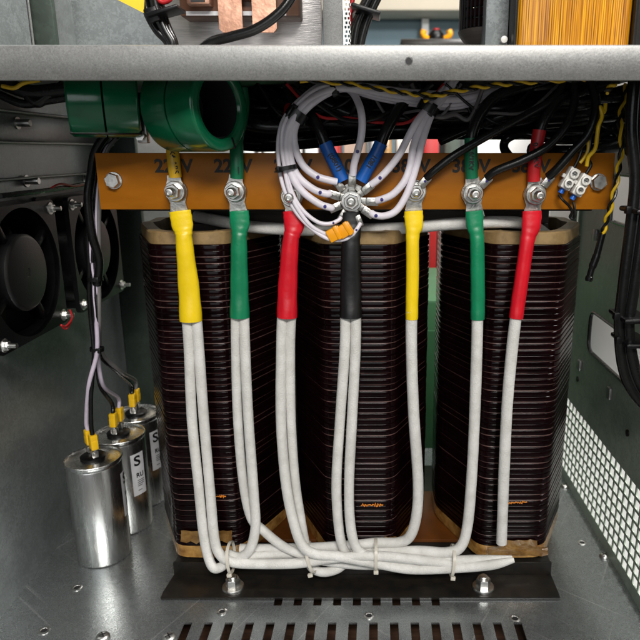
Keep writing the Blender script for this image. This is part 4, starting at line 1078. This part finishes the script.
tie_loop('cable_tie', P(95, 279, .612), .0055, .0068, .0035, 'black_rubber', 'black tie on the capacitor wires, beside the rear fan', 'black ties on the capacitor wires', axis=(0, 0, 1))
bm = bmesh.new(); sweep(bm, cr(path([(112, 128), (96, 150), (91, 175), (88, 200), (92, 235), (99, 260), (97, 285)], [.60, .603, .606, .606, .607, .61, .612]), 8), .0040, 12); single('black_cable', bm, 'black_rubber', 'thick black cable hanging beside the left end of the board', 'cable')

# ------------------------------------------------------------------ equipment standing on the shelf
ZS = zl1 + .0001
# brushed plate with brown module and copper bars
pa, pb = P(163, 40, .66), P(322, 40, .66)
pl = thing('rectifier_module', 'brown power module with copper bars on a brushed metal plate', 'power module', ((pa.x + pb.x) / 2, .66, ZS))
bm = bmesh.new(); box(bm, pa.x, pb.x, .66, .668, ZS, ZS + .16, .0008); part('back_plate', bm, 'alu_plate', pl)
bm = bmesh.new(); m0, m1 = P(186, 17, .652), P(302, 17, .652); zb = P(200, 18, .64).z
box(bm, m0.x, m1.x, .632, .6598, zb, zb + .07, .002)
box(bm, P(232, 10, .62).x, P(262, 10, .62).x, .622, .632, zb + .012, zb + .05, .0015)
part('module_body', bm, 'brown_module', pl)
bm = bmesh.new(); box(bm, m0.x + .006, m1.x - .012, .6312, .6319, zb + .0005, zb + .004); part('white_strip', bm, 'label_white', pl)
for (u0, u1) in ((219.5, 243), (253, 277)):
    bm = bmesh.new(); x0, x1 = P(u0, 20, .625).x, P(u1, 20, .625).x; z0 = P(230, 33, .625).z
    me = sheet('copper_bar', [(x0, z0 + .003), (x0 + .003, z0), (x1 - .003, z0), (x1, z0 + .003), (x1, z0 + .12), (x0, z0 + .12)], [], .0035, 'XY', 0)
    me.transform(Matrix(((1, 0, 0, 0), (0, 0, 1, .6255), (0, 1, 0, 0), (0, 0, 0, 1)))); part('copper_bar', me, 'copper', pl, smooth=False)
x0, x1 = P(189, 10, .625).x, P(212, 10, .625).x; bm = bmesh.new(); box(bm, x0, x1, .618, .632, P(200, 4.5, .62).z, P(200, 4.5, .62).z + .03, .0012); part('copper_terminal', bm, 'copper', pl)
bm = bmesh.new(); z_ = P(200, 3.6, .617).z; box(bm, x0 + .004, x1 - .004, .6172, .6178, z_ + .0015, z_ + .03); part('screw_recess', bm, 'hole_dark', pl)
# grey divider post with perforated flange
bm = bmesh.new(); x0, x1 = P(323, 30, .60).x, P(342.5, 30, .60).x; box(bm, x0, x1, .60, .602, ZS, .40, .0006); box(bm, x0, x0 + .002, .602, .64, ZS, .40)
dv = thing('divider_post', 'grey folded divider post standing on the shelf beside the copper bars', 'post', ((x0 + x1) / 2, .60, ZS))
part('web', bm, 'galv_lip', dv)
hs = []; xh0, xh1 = P(343, 30, .60).x, P(350, 30, .60).x
for i in range(26):
    for j in range(2): hs.append(rounded([(.0012 + j * .0028 + (i % 2) * .0008, ZS + .02 + i * .0036), (.0030 + j * .0028 + (i % 2) * .0008, ZS + .02 + i * .0036), (.0030 + j * .0028 + (i % 2) * .0008, ZS + .0222 + i * .0036), (.0012 + j * .0028 + (i % 2) * .0008, ZS + .0222 + i * .0036)], .0005, 2))
me = sheet('perforated_strip', [(0, ZS), (xh1 - xh0, ZS), (xh1 - xh0, .40), (0, .40)], hs, .001, 'XY', 0)
me.transform(Matrix(((1, 0, 0, xh0), (0, 0, 1, .604), (0, 1, 0, 0), (0, 0, 0, 1)))); part('perforated_strip', me, 'room_white', dv, smooth=False)
# black bundle right of the post
root = thing('upright_cable_bundle', 'upright bundle of black cables on the shelf right of the grey post', 'cable bundle', P(362, 43, .62)); rnd = random.Random(9)
for k in range(9):
    o = rnd.uniform(-6, 6); yy = .625 + rnd.uniform(-.012, .012); px = [(356 + o * .8, 58), (357 + o * .8, 44), (361 + o, 25), (368 + o, 8), (376 + o, -10), (382 + o, -40), (385 + o, -100), (386 + o, -170)]
    bm = bmesh.new(); sweep(bm, cr(path(px, yy), 8), .0036, 10); part('cable', bm, 'black_rubber', root)
bm = bmesh.new(); sweep(bm, cr(path([(352, 44), (353, 30), (350, 16), (354, -8)], .628), 8), .0022, 10); part('cable', bm, 'lead_red', root, 'red wire in the black bundle')
bm = bmesh.new(); obox(bm, P(366, 12, .612), Vector((.96, 0, -.28)), Vector((0, 1, 0)), Vector((.28, 0, .96)), .013, .014, .0018, .001); part('tie', bm, 'black_plastic', root)
# left black bundle and heavy cable
root = thing('bent_cable_bundle', 'bundle of black cables with ties on the shelf in front of the brown module', 'cable bundle', P(172, 43, .60)); rnd = random.Random(21)
for k in range(8):
    o = rnd.uniform(-9, 9); yy = .60 + rnd.uniform(-.01, .01); px = [(170 + o * .7, 60), (172 + o * .4, 44), (164 + o * .8, 30), (157 + o, 14), (153 + o, -4), (150 + o, -34), (149 + o, -90), (148 + o, -170)]
    bm = bmesh.new(); sweep(bm, cr(path(px, yy), 8), .0038, 10); part('cable', bm, 'black_rubber', root)
bm = bmesh.new(); obox(bm, P(152, 15, .584), Vector((.94, 0, .3)), Vector((0, 1, 0)), Vector((-.3, 0, .94)), .0055, .002, .006, .001); part('tie_head', bm, 'black_plastic', root)
bm = bmesh.new(); obox(bm, P(166, 13, .588), Vector((.96, 0, .25)), Vector((0, 1, 0)), Vector((-.25, 0, .96)), .014, .012, .0016, .001); part('tie', bm, 'black_plastic', root)
bm = bmesh.new(); sweep(bm, cr(path([(150, -20), (157, -3), (164, 2), (172, -6), (170, -40), (160, -90), (156, -150)], .590), 8), .0022, 10); part('cable', bm, 'lead_red', root, 'red wire in the black bundle')
bm = bmesh.new(); sweep(bm, cr(path([(196, 54), (212, 42), (232, 36.5), (256, 29), (278, 14), (292, -4), (303, -30), (312, -80), (316, -160)], [.60, .597, .594, .592, .592, .594, .60, .605, .61]), 8), .0042, 14)
single('black_cable', bm, 'black_rubber', 'heavy black cable curving across the copper bars', 'cable')
# yellow sheet corner
bm = bmesh.new()
q = [P(108, -5, .585), P(144.5, 13.5, .585), P(144.5, -2, .585), P(146, -90, .585), P(104, -90, .585)]
bm.free(); me = sheet('yellow_plate', [(x.x, x.z) for x in q], [], .0016, 'XY', 0); me.transform(Matrix(((1, 0, 0, 0), (0, 0, 1, .585), (0, 1, 0, 0), (0, 0, 0, 1))))
single('yellow_plate', me, 'yellow_sheet', 'bright yellow sheet corner hanging above the shelf at left', 'plate', smooth=False)
# left sheet-metal divider pieces above the shelf
bm = bmesh.new(); a, b = P(0, 20, .70), P(32, 20, .70); box(bm, XL + .0006, b.x - .001, .70, .702, ZS, .40, .0006)
single('side_flange', bm, 'galv_lip', 'grey sheet-metal flange above the shelf at far left', 'flange')
bm = bmesh.new(); a, b = P(33, 20, .78), P(182, 20, .78); box(bm, P(32.5, 20, .71).x, P(56, 20, .71).x, .704, .712, ZS, .40, .0008); 
single('dark_post', bm, 'post', 'dark narrow post above the shelf beside the left flange', 'post')
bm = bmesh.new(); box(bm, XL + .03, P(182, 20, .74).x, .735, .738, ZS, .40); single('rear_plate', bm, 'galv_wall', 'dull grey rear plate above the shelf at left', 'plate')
# reactor with amber winding and the black coil beside it
ra, rb = P(517, 30, .60), P(632, 30, .60); zr = ZS
re_ = thing('amber_reactor', 'choke with a shiny amber winding standing on the shelf at right', 'choke', ((ra.x + rb.x) / 2, .65, zr))
bm = bmesh.new(); box(bm, ra.x, rb.x, .60, .72, zr + .012, .40, .006, 3); part('winding', bm, 'amber_coil', re_)
bm = bmesh.new()
for x0, x1 in ((ra.x - .003, ra.x - .0004), (rb.x + .0004, rb.x + .004)): box(bm, x0, x1, .597, .722, zr, .40, .0006)
part('end_cheek', bm, 'black_steel', re_)
bm = bmesh.new(); box(bm, ra.x - .024, ra.x - .0034, .622, .70, zr, .40, .001); part('core_leg', bm, 'galv_wall', re_)
bm = bmesh.new(); lathe(bm, [(.003, 0), (.003, .004), (0, .005)], P(503.5, 40, .616), (0, -1, 0), 12); part('cable_clip', bm, 'ceramic', re_)
bm = bmesh.new(); box(bm, rb.x + .005, rb.x + .05, .61, .70, zr, .40, .001); part('core_leg', bm, 'black_steel', re_)
cxx = P(489, 20, .66).x; zbk = P(480, 31, .63).z
bc = thing('black_choke', 'black ribbed coil with a flared rim, above the shelf left of the amber choke', 'choke', (cxx, .66, ZS))
bm = bmesh.new()
for k in range(18):
    z = zbk + .006 + k * .0085; lathe(bm, [(.0255, z), (.027, z + .001), (.027, z + .0068), (.0255, z + .0078)], (cxx, .665, 0), (0, 0, 1), 44)
part('winding', bm, 'enamel', bc)
bm = bmesh.new(); 
for k in range(40):
    t = 2 * math.pi * k / 40; d = Vector((math.cos(t), math.sin(t), 0)); obox(bm, Vector((cxx, .665, zbk + .08)) + d * .0272, d, d.cross(Vector((0, 0, 1))), Vector((0, 0, 1)), .0006, .0007, .075)
part('rib', bm, 'black_plastic', bc, kind='stuff')
bm = bmesh.new(); lathe(bm, [(.020, zbk - .008), (.0275, zbk + .002), (.0285, zbk + .005), (.026, zbk + .006)], (cxx, .665, 0), (0, 0, 1), 44); part('flared_rim', bm, 'core_steel', bc)
bm = bmesh.new(); lathe(bm, [(.0, ZS), (.018, ZS), (.018, zbk - .004), (0, zbk - .004)], (cxx, .665, 0), (0, 0, 1), 32); part('core', bm, 'core_steel', bc)

# ------------------------------------------------------------------ things in the room behind
q = P(425, 25, 3.95); bm = bmesh.new(); box(bm, q.x - .02, q.x + .02, 3.92, 3.985, -.6, .73, .004)
single('wall_batten', bm, 'room_white', 'pale upright batten on the blue-grey wall behind the cabinet', 'batten')
q0, q1 = P(350, 141, 2.2), P(436, 141, 2.2)
def room_box(name, u0, u1, v0, v1, Y, d, m, label, cat, bev=.01):
    a, b = P(u0, v0, Y), P(u1, v1, Y); bm = bmesh.new(); box(bm, a.x, b.x, Y, Y + d, b.z, a.z, bev); return single(name, bm, m, label, cat)
# workbench that carries them
bz = P(376, 292, 2.0).z
bm = bmesh.new(); box(bm, -1.5, 1.6, 1.8, 2.9, bz - .05, bz, .005)
for x in (-1.45, 1.55):
    for y in (1.85, 2.85): box(bm, x - .04, x + .04, y - .04, y + .04, -.60, bz - .0505)
single('workbench', bm, 'green_paint', 'green workbench in the room behind the transformer', 'workbench')
bm = bmesh.new(); box(bm, -.62, .24, 1.0, 1.3, -.60, P(430, 300, 1.0).z, .006)
for k in range(4): box(bm, -.55 + k * .2, -.40 + k * .2, .996, .9999, -.52, P(430, 330, 1.0).z, .002)
single('machine_cabinet', bm, 'green_paint', 'low green machine cabinet right behind the transformer', 'cabinet')
def bench_box(name, u0, u1, vtop, Y, d, m, label, cat='box'):
    a, b = P(u0, vtop, Y), P(u1, vtop, Y); bm = bmesh.new(); box(bm, a.x, b.x, Y, Y + d, bz, a.z, .006); return single(name, bm, m, label, cat)
bench_box('white_cabinet', 40, 236, 84, 2.3, .4, 'galv_lip', 'pale steel cabinet on the bench behind the left coil', 'cabinet')
for k, (u0, u1, m_) in enumerate(((240, 251, 'room_white'), (253, 259, 'alu_plate'), (261, 272, 'room_white'), (274, 280, 'post'), (282, 291, 'room_beige'), (293, 301, 'alu_plate'), (303, 316, 'room_white'))):
    tag(bench_box('upright_folder', u0, u1, 92 + 3 * (k % 3), 2.1, .3, m_, 'upright folder in the bench row, seen above the board left of the star', 'folder'), group='folders on the bench')
bench_box('red_crate', 322, 338, 100, 2.1, .2, 'red_plain', 'red crate on the bench behind the star point', 'crate')
bench_box('beige_box', 343, 366, 96, 2.25, .3, 'room_beige', 'beige box on the bench behind the star point')
bench_box('white_box', 397, 420, 96, 2.2, .2, 'room_white', 'white box on the bench right of the beige one')
bench_box('red_crate', 424, 440, 110, 2.0, .2, 'red_plain', 'red crate on the bench seen between middle and right coil', 'crate')
bench_box('white_cabinet', 468, 560, 84, 2.3, .4, 'room_white', 'large white cabinet on the bench behind the right coil', 'cabinet')
bench_box('metal_tin', 369, 380, 100, 2.1, .2, 'alu_plate', 'dull metal tin on the bench right of the beige box', 'tin')
bench_box('yellow_tin', 384, 392, 108, 2.1, .2, 'frame_tape', 'amber tin on the bench left of the white box', 'tin')
bench_box('dark_case', 446, 462, 90, 2.15, .3, 'post', 'dark case on the bench left of the large white cabinet', 'case')
bench_box('white_cabinet', 566, 720, 84, 2.6, .4, 'room_beige', 'cream cabinet on the bench at far right', 'cabinet')
# black tool with two orange grips on a wall shelf
YT = 2.6; c = P(436, 40, YT)
bm = bmesh.new(); z0 = P(441, 43, YT).z; box(bm, P(400, 43, YT).x, P(470, 43, YT).x, YT - .1, YT + .25, z0 - .03, z0, .004)
for u in (404, 466): box(bm, P(u, 43, YT).x - .02, P(u, 43, YT).x + .02, YT - .05, YT + .2, bz, z0 - .0305)
single('tool_rack', bm, 'black_steel', 'dark rack on the bench carrying the tool with orange grips', 'rack')
tl = thing('power_tool', 'black tool with two orange grips on the rack behind the cabinet', 'tool', (c.x, YT, z0))
bm = bmesh.new(); lathe(bm, [(0, 0), (.028, 0), (.032, .012), (.030, .03), (.02, .042), (0, .044)], (c.x, YT, z0 + .001), (0, 0, 1), 24); part('body', bm, 'black_plastic', tl)
bm = bmesh.new(); lathe(bm, [(.012, 0), (.012, .006), (0, .007)], (c.x, YT, z0 + .044), (0, 0, 1), 16); part('button', bm, 'red_plain', tl)
for s in (-1, 1):
    bm = bmesh.new(); sweep(bm, cr([Vector((c.x + s * .026, YT, z0 + .014)), Vector((c.x + s * .040, YT - .01, z0 + .016)), Vector((c.x + s * .050, YT - .015, z0 + .028)), Vector((c.x + s * .046, YT - .015, z0 + .042))], 6), .0115, 12); part('grip', bm, 'tag_orange', tl)
